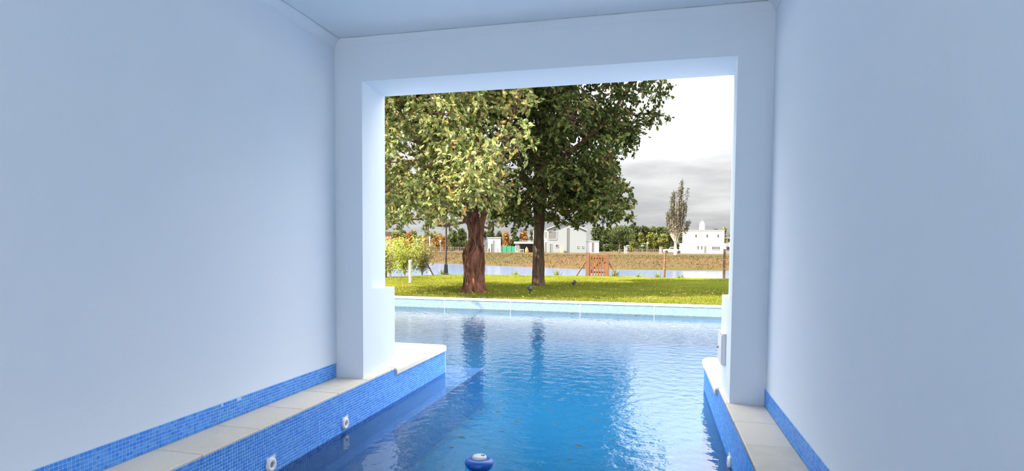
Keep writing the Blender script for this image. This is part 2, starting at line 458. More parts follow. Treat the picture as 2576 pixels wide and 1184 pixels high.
BH = 6 * PIT + 0.001
bl = struct(MB().box(XL, XL + 0.004, YW, YF, ZC, ZC + BH).build('baseboard_left', 'grout'))
mosaic(bl, XL + 0.004, 1, 0.8, YF, ZC, 6, 1.85, skip=lambda y, z: z > ZC + 5 * PIT and (abs(y - 2.90) < 0.012 or abs(y - 3.05) < 0.012))
br = struct(MB().box(XR - 0.004, XR, YW, YF, ZC, ZC + BH).build('baseboard_right', 'grout'))
mosaic(br, XR - 0.004, -1, 1.8, YF, ZC, 6, 2.15)

# ------------------------------------------------------------------ ledges along the walls, their pool faces and coping slabs
wpl = struct(MB().box(-9.0, EL, YB, YE - 0.02, -1.5, ZC - 0.03).build('wall_pool_left', 'grout'))
wpr = struct(MB().box(ER, 6.0, YB, YE - 0.02, -1.5, ZC - 0.03).build('wall_pool_right', 'grout'))
mosaic(wpl, EL, 1, 1.2, YE - 0.03, -0.0194 * 2, 17, 2.05)
mosaic(wpr, ER, -1, 2.2, YE - 0.03, -0.0194 * 2, 17, 2.85)
struct(MB().box(EL, ER, YB - 0.3, YB, -1.5, ZC - 0.03).build('wall_pool_back', 'pool_wall'))
tr = MB().box(-9.0, XL - TH, YB - 5, YF, ZC - 0.031, ZC - 0.002).box(XL - TH, XL, YB - 5, YW, ZC - 0.031, ZC - 0.002).box(XR + TH, 6.0, YB - 5, YF, ZC - 0.031, ZC - 0.002).box(XR, XR + TH, YB - 5, YW, ZC - 0.031, ZC - 0.002).box(XL, XR, YB - 5, YB, ZC - 0.031, ZC - 0.002)
struct(tr.build('floor_bounce_terrace', 'terrace'))  # unseen paving added to bounce daylight into the covered pool
fl = bpy.data.objects.new('floor', None); link(fl); fl['kind'] = 'structure'


def slab(x0, x1, y0, y1, t=0.03, bv=0.004, dz=0.0):
    g = 0.0018
    MB().bevbox(x0 + g, x1 - g, y0 + g, y1 - g, ZC - t, ZC + dz, bv).build('coping_slab', 'coping', fl)


edges = [YB + 0.0]
y = 2.425 - 0.4325 * 15
ysL = [y + 0.4325 * k for k in range(40)]
for i in range(len(ysL) - 1):
    a_, b_ = ysL[i], ysL[i + 1]
    if a_ < YB or b_ > 4.63: continue
    slab(XL + 0.0005, EL - 0.004 + random.uniform(-0.003, 0.002), a_, b_, dz=random.uniform(-0.002, 0.0005))
slab(XL + 0.0005, EL - 0.003, ysL[[i for i in range(40) if ysL[i] <= 4.63][-1]], 4.64)
ysR = [3.32 - 0.4325 * 17 + 0.4325 * k for k in range(40)]
for i in range(len(ysR) - 1):
    a_, b_ = ysR[i], ysR[i + 1]
    if a_ < YB or b_ > 4.63: continue
    slab(ER + 0.004 + random.uniform(-0.002, 0.003), XR - 0.0005, a_, b_, dz=random.uniform(-0.002, 0.0005))
slab(ER + 0.003, XR - 0.0005, ysR[[i for i in range(40) if ysR[i] <= 4.63][-1]], 4.64)


def nose_slab(poly):
    """outdoor slab, 6 cm thick with rounded-over edge; poly = plan outline"""
    n = len(poly); cx = sum(p[0] for p in poly) / n; cy = sum(p[1] for p in poly) / n
    lay = [(0.006, ZC - 0.062), (0.0, ZC - 0.052), (0.0, ZC - 0.020), (0.006, ZC - 0.008), (0.018, ZC)]
    V = []
    for ins, z in lay:
        for p in poly:
            d = Vector((cx - p[0], cy - p[1])); d = d.normalized() * ins * 1.3
            V.append((p[0] + d.x, p[1] + d.y, z))
    Fc = [tuple(range(n - 1, -1, -1)), tuple(4 * n + i for i in range(n))]
    for k in range(4):
        for i in range(n):
            j = (i + 1) % n; Fc.append((k * n + i, k * n + j, (k + 1) * n + j, (k + 1) * n + i))
    mesh_obj('coping_slab', V, Fc, 'coping', fl)


NO = 0.022   # overhang
g = 0.0015
for k, (x0, x1) in enumerate([(-9, -7.9), (-7.9, -6.8), (-6.8, -5.7), (-5.7, -4.6), (-4.6, -3.4), (-3.4, EL + NO)]):
    if k == 5:
        for ya, yb in ((4.643, 5.30), (5.30, YE)):
            c = 0.05 if yb == YE else 0.0
            nose_slab([(x0 + g, ya + g), (x1, ya + g), (x1, yb - g - c), (x1 - c * 0.3, yb - g - c * 0.3), (x1 - c, yb - g), (x0 + g, yb - g)] if c else [(x0 + g, ya + g), (x1, ya + g), (x1, yb - g), (x0 + g, yb - g)])
    else:
        nose_slab([(x0 + g, 4.643), (x1 - g, 4.643), (x1 - g, YE), (x0 + g, YE)])
for k, (x0, x1) in enumerate([(ER - NO, 1.7), (1.7, 2.8), (2.8, 3.9), (3.9, 5.0), (5.0, 6.0)]):
    if k == 0:
        for ya, yb in ((4.643, 5.30), (5.30, YE)):
            if yb == YE: nose_slab([(x0, ya + g), (x1 - g, ya + g), (x1 - g, yb + 0.05), (x0 + 0.09, yb + 0.05), (x0 + 0.03, yb + 0.02), (x0, yb - 0.05)])
            else: nose_slab([(x0, ya + g), (x1 - g, ya + g), (x1 - g, yb - g), (x0, yb - g)])
    else:
        nose_slab([(x0 + g, 4.643), (x1 - g, 4.643), (x1 - g, YE + 0.03), (x0 + g, YE + 0.03)])

# ------------------------------------------------------------------ the pool basin under water
YD = 12.42
PZ = -0.62
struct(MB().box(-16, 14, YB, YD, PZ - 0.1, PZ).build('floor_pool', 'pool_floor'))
# under-water bench along the left channel wall, running on past the ledge
for nm, bx in (('trim_5', (EL, -2.10, YB, YE)), ('trim_6', (-6.0, -2.10, YE, 7.02))):
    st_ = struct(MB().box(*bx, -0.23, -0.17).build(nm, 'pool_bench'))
    MB().box(bx[0], bx[1] - 0.002, bx[2], bx[3] - 0.002, PZ, -0.23).build('riser', 'pool_side_lit', st_)
struct(MB().box(EL, EL + 0.012, YB, YE - 0.03, PZ, -0.23).build('trim_7', 'pool_side_lit'))
pf = struct(MB().box(-16, 14, YD, YD + 0.25, -0.06, 0.185).build('wall_pool_far', 'far_wall_tile_glare'))
MB().box(-16, 14, YD, YD + 0.25, PZ, -0.06).build('submerged_wall', 'pool_far_side_lit', pf)
for k in range(-9, 9):
    MB().bevbox(k * 1.55 + 0.003, (k + 1) * 1.55 - 0.003, YD - 0.012, YD + 0.16, 0.186, 0.226, 0.006).build('coping_slab', 'far_coping', pf)
    MB().box(k * 1.55 - 0.010, k * 1.55 + 0.010, YD - 0.0025, YD, -0.02, 0.184).build('expansion_joint', 'joint', pf)
struct(MB().box(-16.2, -16, YB, YD + 0.25, PZ, 0.186).build('wall_pool_west', 'far_wall_tile_glare'))
struct(MB().box(14, 14.2, YB, YD + 0.25, PZ, 0.186).build('wall_pool_east', 'far_wall_tile_glare'))
pw = mesh_obj('pool_water', [(EL, YB, 0), (ER, YB, 0), (ER, YE - 0.02, 0), (EL, YE - 0.02, 0), (14, YE - 0.02, 0), (14, YD - 0.003, 0), (-16, YD - 0.003, 0), (-16, YE - 0.02, 0), (ER, YD - 0.003, 0), (EL, YD - 0.003, 0)],
              [(0, 1, 2, 3), (3, 2, 8, 9), (7, 3, 9, 6), (2, 4, 5, 8)], 'pool_water')
tag(pw, 'rippling blue water filling the swimming pool', 'pool water', kind='stuff')


# ------------------------------------------------------------------ pool fittings
def jet(px, py, wall_x, nx, label):
    p = at_x(px, py, wall_x)
    t = thing('wall_jet', label, 'pool fitting', (wall_x + nx * 0.002, p.y, p.z), 0.0, 'white fittings on the pool sides')
    s = nx
    ring = [(0.018, 0.006), (0.019, 0.014), (0.023, 0.018), (0.034, 0.018), (0.041, 0.014), (0.043, 0.006), (0.043, 0.0), (0.018, 0.0)]
    MB().lathe([(r_, s * z) for r_, z in ring], 28, 'x').build('flange', 'white_plastic', t, smooth=True)
    MB().lathe([(0.0, s * 0.003), (0.010, s * 0.004), (0.0185, s * 0.006), (0.0185, s * 0.002)], 20, 'x').build('nozzle', 'grey_plastic', t)
    # mounting plate with two cut corners, standing above the ring
    poly = [(-0.036, 0.018), (0.036, 0.018), (0.040, 0.056), (0.026, 0.047), (-0.004, 0.046), (-0.034, 0.044)]
    MB().prism(poly, min(0, s * 0.007), max(0, s * 0.007), 'x').build('mounting_tab', 'white_plastic', t)
    for yy in (-0.022, 0.022):
        MB().lathe([(0, s * 0.0085), (0.003, s * 0.0085), (0.004, s * 0.0065)], 8, 'x', (0, yy, 0.036)).build('screw', 'grey_plastic', t)
    return t


jet(866, 1064, EL, 1, 'white round pool jet on the left tiled side, farther from the blue floating dispenser')
jet(679, 1168, EL, 1, 'white round pool jet on the left tiled side, level with the blue floating dispenser')
jet(1838, 1164, ER, -1, 'white round pool jet on the right tiled side, seen edge-on')

# floating chlorine dispenser
p = at_z(1206, 1170, 0.0)
t = thing('chlorine_dispenser', 'blue floating chlorine dispenser with pale grey cap, drifting in the pool', 'pool float', (p.x, p.y, 0))
MB().lathe([(0.0, -0.022), (0.050, -0.022), (0.072, -0.014), (0.088, 0.004), (0.092, 0.018), (0.088, 0.032), (0.070, 0.044), (0.048, 0.047), (0.0, 0.047)], 40).build('float_ring', 'blue_plastic', t, smooth=True)
MB().lathe([(0.0, 0.066), (0.030, 0.065), (0.042, 0.060), (0.046, 0.052), (0.046, 0.044), (0.0, 0.044)], 32).build('cap', 'grey_white', t, smooth=True)
MB().box(0.012, 0.034, -0.004, 0.004, 0.062, 0.070).build('cap_grip', 'grey_plastic', t)
MB().lathe([(0.0, -0.20), (0.030, -0.20), (0.036, -0.19), (0.038, -0.02), (0.0, -0.02)], 28).build('tablet_tube', 'teal_plastic', t, smooth=True)

# meter box on the right jamb
t = thing('meter_box', 'small white hinged electrical box on the jamb beside the pool opening', 'electrical box', (OR, 4.575, 0.51))
MB().box(-0.026, 0, -0.125, 0.125, 0, 0.225).build('box_body', 'white_plastic', t)
MB().prism([(-0.128, 0.226), (0.128, 0.226), (0.128, 0.234), (-0.128, 0.234)], -0.032, 0, 'x').build('hood', 'white_plastic', t)
d = MB().bevbox(-0.034, -0.026, -0.118, 0.118, 0.008, 0.218, 0.002).build('door', 'white_plastic', t)
MB().lathe([(0.0, -0.046), (0.009, -0.046), (0.010, -0.034), (0.0, -0.034)], 14, 'x', (0, 0.06, 0.11)).build('knob', 'metal_grey', d)

# ================================================================== OUTSIDE GROUND
ZL = 0.232
lawn_edge = [(-30, 15.5), (-18, 17.0), (-14, 18.6), (-9.9, 21.1), (-8.7, 23.3), (-5.9, 24.75), (2.4, 24.8), (15, 24.9), (34, 25.0)]


def edge_y(x):
    for (a, b_), (c, d_) in zip(lawn_edge, lawn_edge[1:]):
        if a <= x <= c: return b_ + (d_ - b_) * (x - a) / (c - a)
    return lawn_edge[0][1] if x < lawn_edge[0][0] else lawn_edge[-1][1]


xs = np.linspace(-30, 30, 121); V = []; Fc = []
prof = [(0.0, None)]
NY = 24
for x in xs:
    ye = edge_y(x)
    for j in range(NY):
        yy = YD + 0.16 + (ye - YD - 0.16) * j / (NY - 1)
        V.append((x, yy, ZL + 0.012 * math.sin(x * 0.9) * math.sin(yy * 0.7) * (1 if j > 0 else 0)))
    V.append((x, ye + 0.5, ZL - 0.06)); V.append((x, ye + 2.2, -1.0)); V.append((x, ye + 3.0, -1.6))
k = NY + 3
for i in range(len(xs) - 1):
    for j in range(k - 1): Fc.append((i * k + j, (i + 1) * k + j, (i + 1) * k + j + 1, i * k + j + 1))
lo = mesh_obj('lawn_ground', V, Fc, 'lawn_ground', smooth=True); lo['kind'] = 'structure'


def blades(name, pts, hmin, hmax, wd, material, parent=None, lean=0.5, kind='stuff', loc=(0, 0, 0)):
    n = len(pts); pts = np.asarray(pts, np.float32)
    a = rng.uniform(0, 2 * np.pi, n); h = rng.uniform(hmin, hmax, n); ln = rng.uniform(0, lean, n) * h; b_ = rng.uniform(0, 2 * np.pi, n)
    dx_ = np.stack([np.cos(a), np.sin(a), np.zeros(n)], 1) * wd / 2
    tip = np.stack([np.cos(b_) * ln, np.sin(b_) * ln, h], 1)
    V = np.stack([pts - dx_, pts + dx_, pts + tip], 1).reshape(-1, 3)
    T = np.arange(3 * n).reshape(-1, 3)
    o = tri_obj(name, V, T, material, parent, loc)
    if kind: o['kind'] = kind
    return o


n = 110000
yy = YD + 0.17 + (11.2) * rng.random(n) ** 1.5; xx = rng.uniform(-0.75, 0.42, n) * yy * 1.0
ok = np.array([yy[i] < edge_y(xx[i]) for i in range(n)])
go = blades('lawn_grass', np.stack([xx, yy, np.full(n, ZL - 0.015)], 1)[ok], 0.025, 0.06, 0.012, 'blade', lean=0.9)
tag(go, 'short sunlit green grass of the lawn beyond the pool', 'grass', kind='stuff')


def leaf_soup(P, size, asp=0.5, up=0.3, dirs=None):
    """P: n x 3 centres -> folded rhombic leaves (two triangles each)"""
    n = len(P)
    d = rng.normal(size=(n, 3)) if dirs is None else dirs + rng.normal(size=(n, 3)) * 0.6
    d[:, 2] -= up; d /= np.linalg.norm(d, axis=1)[:, None]
    q = rng.normal(size=(n, 3)); s = np.cross(d, q); s /= np.linalg.norm(s, axis=1)[:, None] + 1e-9
    nn = np.cross(d, s)
    ln = size * rng.uniform(0.65, 1.3, n)[:, None]; wd = ln * asp / 2
    b_ = P - d * ln / 2; tp = P + d * ln / 2; l_ = P + s * wd + nn * wd * 0.35; r_ = P - s * wd + nn * wd * 0.35
    V = np.stack([b_, l_, tp, r_], 1).reshape(-1, 3)
    T = (np.array([[0, 1, 2], [0, 2, 3]])[None] + (np.arange(n) * 4)[:, None, None]).reshape(-1, 3)
    return V, T


# fallen leaves lying on the lawn
n = 260
yy = rng.uniform(YD + 0.4, 16.5, n); xx = rng.uniform(-0.5, 0.16, n) * yy
P = np.stack([xx, yy, np.full(n, ZL + 0.045)], 1); V, T = leaf_soup(P, 0.055, 0.6, 0)
V[:, 2] = ZL + 0.045 + (V[:, 2] - ZL - 0.045) * 0.4
tag(tri_obj('fallen_leaves', V, T, 'dead_leaf'), 'small yellow fallen leaves strewn over the lawn', 'leaves', kind='stuff')

# river and far bank
ZW = -0.65
rv = mesh_obj('river_water', [(-160, 12.8, ZW), (120, 12.8, ZW), (120, 110, ZW), (-160, 130, ZW)], [(0, 1, 2, 3)], 'river_water')
# keep the river behind the pool: shift its near border out of the basin
me = rv.data
for v in me.vertices:
    if v.co.y < 20: v.co.y = 19.6
tag(rv, 'pale blue rippling river between the lawn and far bank', 'river', kind='stuff')
shore = [(-200, 150), (-60, 93), (-28.8, 72.7), (-15.3, 64.3), (-7.9, 59.6), (-1.9, 59.6), (5.9, 61), (30, 65), (200, 90)]


def shore_y(x):
    for (a, b_), (c, d_) in zip(shore, shore[1:]):
        if a <= x <= c: return b_ + (d_ - b_) * (x - a) / (c - a)
    return 150


BP = [(-3, -1.2), (0, ZW + 0.02), (1.2, ZW + 0.22), (6, -0.20), (13, 0.18), (22, 0.50), (30, 0.62), (60, 0.66), (400, 0.8)]


def far_z(x, y):
    d = y - shore_y(x)
    for (a, b_), (c, d_) in zip(BP, BP[1:]):
        if a <= d <= c: return b_ + (d_ - b_) * (d - a) / (c - a)
    return 0.8


xs = np.concatenate([np.linspace(-200, -60, 15), np.linspace(-58, 50, 90), np.linspace(55, 200, 15)])
V = []; Fc = []; k = len(BP)
for x in xs:
    for d_, z in BP: V.append((x, shore_y(x) + d_ + (0.25 * math.sin(x * 1.7) + 0.2 * math.sin(x * 4.1) if d_ < 20 else 0), z))
for i in range(len(xs) - 1):
    for j in range(k - 1): Fc.append((i * k + j, (i + 1) * k + j, (i + 1) * k + j + 1, i * k + j + 1))
fg = mesh_obj('far_bank_ground', V, Fc, 'bank_ground', smooth=True); fg['kind'] = 'structure'
# reeds / dry grass on the far bank
n = 14000
xx = rng.uniform(-45, 22, n); dd = rng.uniform(0.2, 26, n) ** 1.0
pts = np.array([(x, shore_y(x) + d_, far_z(x, shore_y(x) + d_) - 0.03) for x, d_ in zip(xx, dd)])
leaf_mat('dry_blade', [(0, (0.031, 0.029, 0.008)), (0.5, (0.058, 0.034, 0.012)), (1, (0.076, 0.046, 0.020))], 0.2)
tag(blades('bank_grass', pts, 0.05, 0.22, 0.10, 'dry_blade', lean=0.9), 'dry brown and olive grass on the far river bank', 'grass', kind='stuff')


def far_at(px, D):
    q = at_d(px, 631, D); return Vector((q.x, q.y, far_z(q.x, q.y)))


# ================================================================== THE TWO BIG TREES
def smooth_path(pts, n):
    pts = [Vector(p) for p in pts]; out_ = []
    m_ = len(pts)
    for i in range(n):
        t = i / (n - 1) * (m_ - 1); j = min(int(t), m_ - 2); u = t - j
        p0, p1, p2, p3 = pts[max(j - 1, 0)], pts[j], pts[j + 1], pts[min(j + 2, m_ - 1)]
        out_.append(0.5 * ((2 * p1) + (p2 - p0) * u + (2 * p0 - 5 * p1 + 4 * p2 - p3) * u * u + (3 * p1 - p0 - 3 * p2 + p3) * u ** 3))
    return out_


def big_tree(name, label, base, D, trunk_px, limbs_px, blobs, nleaf, leafsize, leafmat, barkmat, seedv, vine=False):
    """trunk_px: (y, x_left, x_right) outline rows; limbs: pixel paths with depth offset; blobs: (px, py, ddepth, radius m)"""
    rs = random.Random(seedv)
    t = thing(name, label, 'tree', (base.x, base.y, ZL - 0.02))
    B = Vector((base.x, base.y, ZL - 0.02))
    sc_ = D / F
    rows = []
    for yp, xl, xr_ in trunk_px:
        p = at_d((xl + xr_) / 2, yp, D) - B
        rows.append((p, (xr_ - xl) / 2 * sc_))
    # trunk: ridged ring stack
    path = smooth_path([r_[0] for r_ in rows], 46)
    rad = smooth_path([Vector((r_[1], 0, 0)) for r_ in rows], 46); SEG = 56
    ph = [rs.uniform(0, 6.28) for _ in range(8)]
    V = []; Fc = []
    for i, p in enumerate(path):
        z = p.z
        for k in range(SEG):
            a = 2 * math.pi * k / SEG
            tw = a + 0.35 * math.sin(z * 1.3 + ph[0])
            rr = rad[i].x * (1 + 0.045 * math.sin(5 * tw + ph[1]) + 0.04 * math.sin(9 * tw + ph[2] + z) + 0.045 * math.sin(14 * tw + 2.2 * math.sin(z * 4)) + 0.05 * abs(math.sin(10.5 * tw + ph[3] + 1.5 * math.sin(z * 6))) + 0.02 * rs.uniform(-1, 1))
            flare = 1 + 0.10 * max(0, 1 - z / 0.25) * (1 + math.sin(5 * a + ph[4]))
            V.append((p.x + rr * flare * math.cos(a), p.y + rr * flare * math.sin(a), p.z))
    for i in range(len(path) - 1):
        for k in range(SEG):
            k2 = (k + 1) % SEG; Fc.append((i * SEG + k, i * SEG + k2, (i + 1) * SEG + k2, (i + 1) * SEG + k))
    V[0:SEG] = [(v[0], v[1], -0.05) for v in V[0:SEG]]
    mesh_obj('trunk', V, Fc, barkmat, t)
    ends = []
    for path_px, r0, r1 in limbs_px:
        pp = smooth_path([at_d(x, yp, D + dd) - B for x, yp, dd in path_px], 16)
        for i, p in enumerate(pp[1:], 1): pp[i] = p + Vector((rs.uniform(-1, 1), rs.uniform(-1, 1), rs.uniform(-1, 1))) * 0.05
        MB().tube(pp, [r0 + (r1 - r0) * i / 15 for i in range(16)], 10).build('branch', 'branch', t, smooth=True)
        ends += pp
    # twigs to blobs, then leaves
    bl_ = [(at_d(x, yp, D + dd) - B, r_) for x, yp, dd, r_ in blobs]
    tw = MB()
    for c, r_ in bl_:
        s = min(ends, key=lambda e: (e - c).length + (0.8 if e.z > c.z else 0))
        mid = (s + c) / 2 + Vector((rs.uniform(-.2, .2), rs.uniform(-.2, .2), rs.uniform(-.25, .05)))
        tw.tube(smooth_path([s, mid, c], 6), [0.035, 0.030, 0.026, 0.021, 0.016, 0.012], 6)
        for _ in range(6):
            e = c + Vector((rs.gauss(0, 1), rs.gauss(0, 1), rs.gauss(0, 0.8))).normalized() * r_ * 0.9
            tw.tube([c, (c + e) / 2 + Vector((0, 0, rs.uniform(-.06, .06))), e], [0.012, 0.008, 0.004], 5)
    tw.build('twigs', 'branch', t)['kind'] = 'stuff'
    vol = np.array([r_ ** 2 for _, r_ in bl_]); vol /= vol.sum()
    # sprigs: short shoots of leaves
    ns = nleaf // 9
    idx = rng.choice(len(bl_), ns, p=vol)
    C = np.array([tuple(c) for c, _ in bl_])[idx]; R_ = np.array([r_ for _, r_ in bl_])[idx]
    u = rng.normal(size=(ns, 3)); u /= np.linalg.norm(u, axis=1)[:, None]
    rr = R_ * rng.uniform(0.12, 1.0, ns) ** 0.55
    S = C + u * rr[:, None] * np.array([1.05, 1.05, 0.9])
    sd = u * 0.7 + rng.normal(size=(ns, 3)) * 0.6; sd[:, 2] -= 0.15; sd /= np.linalg.norm(sd, axis=1)[:, None]
    off = rng.uniform(-0.16, 0.16, (ns, 9))
    P = (S[:, None, :] + sd[:, None, :] * off[:, :, None] + rng.normal(0, 0.022, (ns, 9, 3))).reshape(-1, 3)
    V, T = leaf_soup(P, leafsize, 0.48, 0.35, np.repeat(sd, 9, 0))
    tri_obj('foliage', V, T, leafmat, t)['kind'] = 'stuff'
    if vine:
        for off_, ph0 in ((0, 0.0), (6, 1.9)):
            pv = []
            for i in range(2, 40):
                a = math.pi * 1.25 + ph0 * 0.3 + 0.5 * math.sin(i * 0.22 + ph0)
                rr = rad[i].x * 1.05 + 0.012; pv.append(Vector((path[i].x + rr * math.cos(a), path[i].y + rr * math.sin(a), path[i].z)))
            MB().tube(pv, [0.019 - 0.0003 * i for i in range(len(pv))], 8).build('vine', 'vine', t, smooth=True)
    return t


def crown(outline, rs, n, dspread, rmin, rmax):
    """blobs scattered inside a pixel polygon, each at its own depth inside the crown"""
    xs_ = [p[0] for p in outline]; ys_ = [p[1] for p in outline]; res = []
    def inside(x, y_):
        c = False; j = len(outline) - 1
        for i in range(len(outline)):
            xi, yi = outline[i]; xj, yj = outline[j]
            if (yi > y_) != (yj > y_) and x < (xj - xi) * (y_ - yi) / (yj - yi) + xi: c = not c
            j = i
        return c
    while len(res) < n:
        x = rs.uniform(min(xs_), max(xs_)); y_ = rs.uniform(min(ys_), max(ys_))
        if inside(x, y_): res.append((x, y_, rs.uniform(-dspread, dspread), rs.uniform(rmin, rmax)))
    return res


bL = at_z(1192, 735, ZL); DL = (bL - cam_pos).dot(f2)
bR = at_z(1354, 718, ZL); DR = (bR - cam_pos).dot(f2)
rs = random.Random(5)
outL = [(790, 505), (860, 545), (1000, 520), (1090, 530), (1150, 505), (1235, 500), (1280, 430), (1310, 300), (1330, 100), (1300, -150), (1220, -330), (1080, -380), (930, -300), (830, -100), (760, 150), (740, 350)]
outR = [(1275, 515), (1330, 530), (1420, 525), (1500, 535), (1555, 530), (1535, 470), (1555, 410), (1600, 350), (1635, 280), (1640, 200), (1640, 60), (1600, -120), (1500, -260), (1380, -280), (1290, -180), (1250, 0), (1240, 200), (1250, 400)]
blL = crown(outL, rs, 190, 2.2, 0.45, 0.85) + [(1010, 545, -0.5, 0.40), (1080, 555, 0.3, 0.36), (1130, 560, -0.6, 0.30), (985, 530, 0.8, 0.45), (1240, 560, 0.5, 0.25), (1050, 520, -1.2, 0.5), (992, 270, -1.5, 0.7), (1035, 300, -1.6, 0.6), (985, 335, -1.4, 0.6), (1060, 250, -1.5, 0.6), (965, 385, -1.2, 0.6), (1010, 220, -1.4, 0.6)]
blR = crown(outR, rs, 190, 2.6, 0.45, 0.85) + [(1570, 535, -0.2, 0.38), (1250, 545, 0.2, 0.35), (1290, 555, -0.5, 0.33), (1400, 550, 0.6, 0.38), (1450, 556, -0.4, 0.34), (1520, 550, 0.1, 0.4), (1655, 230, 0, 0.5), (1650, 290, 0.4, 0.45), (1470, 545, 0.8, 0.4), (1310, 535, 1.0, 0.4), (1490, 520, -1, 0.5), (1420, 500, -1.2, 0.5), (1400, 430, -1.6, 0.6), (1320, 450, -1.4, 0.5), (1440, 455, -1.4, 0.6), (1300, 490, -1.0, 0.5), (1385, 480, -1.6, 0.5), (1262, 530, 0, 0.4), (1305, 515, 0.5, 0.45), (1275, 500, -0.6, 0.45), (1395, 545, -0.5, 0.32), (1435, 552, 0.3, 0.3), (1330, 560, -0.6, 0.22), (1500, 470, -1.2, 0.6), (1340, 390, -1.5, 0.5), (1590, 548, 0, 0.22), (1555, 500, 0.2, 0.5)]
limL = [([(1190, 560, 0), (1178, 500, -0.2), (1150, 430, -0.5), (1110, 350, -0.8), (1060, 250, -1.0)], 0.15, 0.05),
        ([(1200, 560, 0), (1205, 480, 0.2), (1205, 390, 0.2), (1198, 280, 0.3), (1190, 120, 0.2), (1170, -80, 0)], 0.18, 0.06),
        ([(1208, 555, 0), (1232, 490, 0.1), (1255, 420, 0.0), (1275, 330, -0.3), (1303, 240, -0.5), (1320, 120, -0.6)], 0.14, 0.045),
        ([(1185, 565, 0), (1150, 535, 0.1), (1100, 520, -0.2), (1030, 500, -0.5), (950, 470, -0.6)], 0.09, 0.03),
        ([(1195, 540, 0), (1150, 470, 0.8), (1080, 390, 1.3), (1000, 300, 1.6), (900, 180, 1.6)], 0.12, 0.035)]
limR = [([(1356, 500, 0), (1352, 430, 0.1), (1362, 350, 0.1), (1368, 280, 0.0), (1366, 200, 0), (1372, 60, 0), (1380, -100, 0)], 0.15, 0.05),
        ([(1360, 500, 0), (1385, 430, -0.4), (1430, 385, -0.7), (1480, 345, -0.9), (1530, 290, -1.0), (1585, 215, -1.0)], 0.13, 0.035),
        ([(1358, 470, 0), (1395, 380, 0.5), (1410, 330, 0.9), (1430, 270, 1.2), (1470, 120, 1.4)], 0.11, 0.035),
        ([(1352, 500, 0), (1320, 440, 0.3), (1290, 360, 0.6), (1260, 260, 0.8)], 0.10, 0.03),
        ([(1360, 520, 0), (1410, 500, 0.2), (1480, 485, 0.2), (1550, 500, 0.3)], 0.07, 0.02),
        ([(1480, 345, -0.9), (1500, 400, -1.0), (1530, 440, -1.1), (1560, 455, -1.0)], 0.045, 0.015)]
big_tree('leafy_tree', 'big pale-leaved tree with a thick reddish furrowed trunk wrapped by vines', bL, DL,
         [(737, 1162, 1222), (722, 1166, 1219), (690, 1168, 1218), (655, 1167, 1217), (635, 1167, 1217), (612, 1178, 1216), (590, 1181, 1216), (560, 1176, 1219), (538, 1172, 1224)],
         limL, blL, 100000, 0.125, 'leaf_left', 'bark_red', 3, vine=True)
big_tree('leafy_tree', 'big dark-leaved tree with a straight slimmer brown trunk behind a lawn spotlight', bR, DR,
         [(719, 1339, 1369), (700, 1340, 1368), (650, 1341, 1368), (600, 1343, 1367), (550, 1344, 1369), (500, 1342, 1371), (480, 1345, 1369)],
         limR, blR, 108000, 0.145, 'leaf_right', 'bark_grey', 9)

# ================================================================== LAWN THINGS
# lamp post
p = at_z(1122, 690, ZL); D = (p - cam_pos).dot(f2); k = D / F
t = thing('lamp_post', 'dark metal lamp post with flared base on the lawn edge by the river', 'lamp post', (p.x, p.y, ZL - 0.03))
MB().lathe([(0, 0), (0.125, 0), (0.125, 0.05), (0.095, 0.10), (0.075, 0.45), (0.055, 0.50), (0.0, 0.50)], 16).build('base', 'lamp_metal', t)
MB().lathe([(0.042, 0.48), (0.042, 3.30), (0.055, 3.32), (0.055, 3.40), (0, 3.40)], 14).build('pole', 'lamp_metal', t)
MB().lathe([(0, 3.40), (0.08, 3.41), (0.17, 3.52), (0.19, 3.62), (0.17, 3.72), (0.10, 3.79), (0, 3.81)], 18).build('globe', 'globe', t, smooth=True)
MB().lathe([(0.12, 3.785), (0.10, 3.84), (0, 3.88)], 14).build('finial', 'lamp_metal', t)
# white post
p = at_z(1032, 711, ZL)
t = thing('marker_post', 'short white plastic post standing alone on the lawn', 'post', (p.x, p.y, ZL - 0.03))
MB().lathe([(0, 0), (0.048, 0), (0.048, 0.74), (0, 0.74)], 18).build('pipe', 'white_plastic', t, smooth=False)
MB().lathe([(0.056, 0.70), (0.056, 0.755), (0.045, 0.770), (0, 0.772)], 18).build('cap', 'white_plastic', t)


def spot(px, py, label, ang):
    p = at_z(px, py, ZL)
    t = thing('garden_spotlight', label, 'spotlight', (p.x, p.y, ZL - 0.02), ang)
    MB().lathe([(0, 0), (0.004, 0.0), (0.016, 0.05), (0.014, 0.09), (0, 0.09)], 10).build('spike', 'dark_plastic', t)
    MB().box(-0.045, 0.045, -0.012, 0.012, 0.085, 0.098).box(-0.045, -0.038, -0.012, 0.012, 0.098, 0.16).box(0.038, 0.045, -0.012, 0.012, 0.098, 0.16).build('bracket', 'dark_plastic', t)
    h = MB().lathe([(0, -0.060), (0.030, -0.058), (0.038, -0.030), (0.055, 0.035), (0.057, 0.060), (0.050, 0.060), (0.046, 0.040), (0, 0.035)], 18)
    ho = h.build('lamp_head', 'dark_plastic', t, (0, 0, 0.150), smooth=True); ho.rotation_euler = (math.radians(-62), 0, 0)
    go_ = MB().lathe([(0, 0.046), (0.046, 0.046), (0.046, 0.042), (0, 0.042)], 16).build('lens', 'house_glass', ho)


spot(1333, 738, 'small black garden spotlight on a spike before the slimmer trunk', 0.5)
spot(1443, 721, 'small black garden spotlight alone in the lawn shade towards the wooden gate', -0.6)

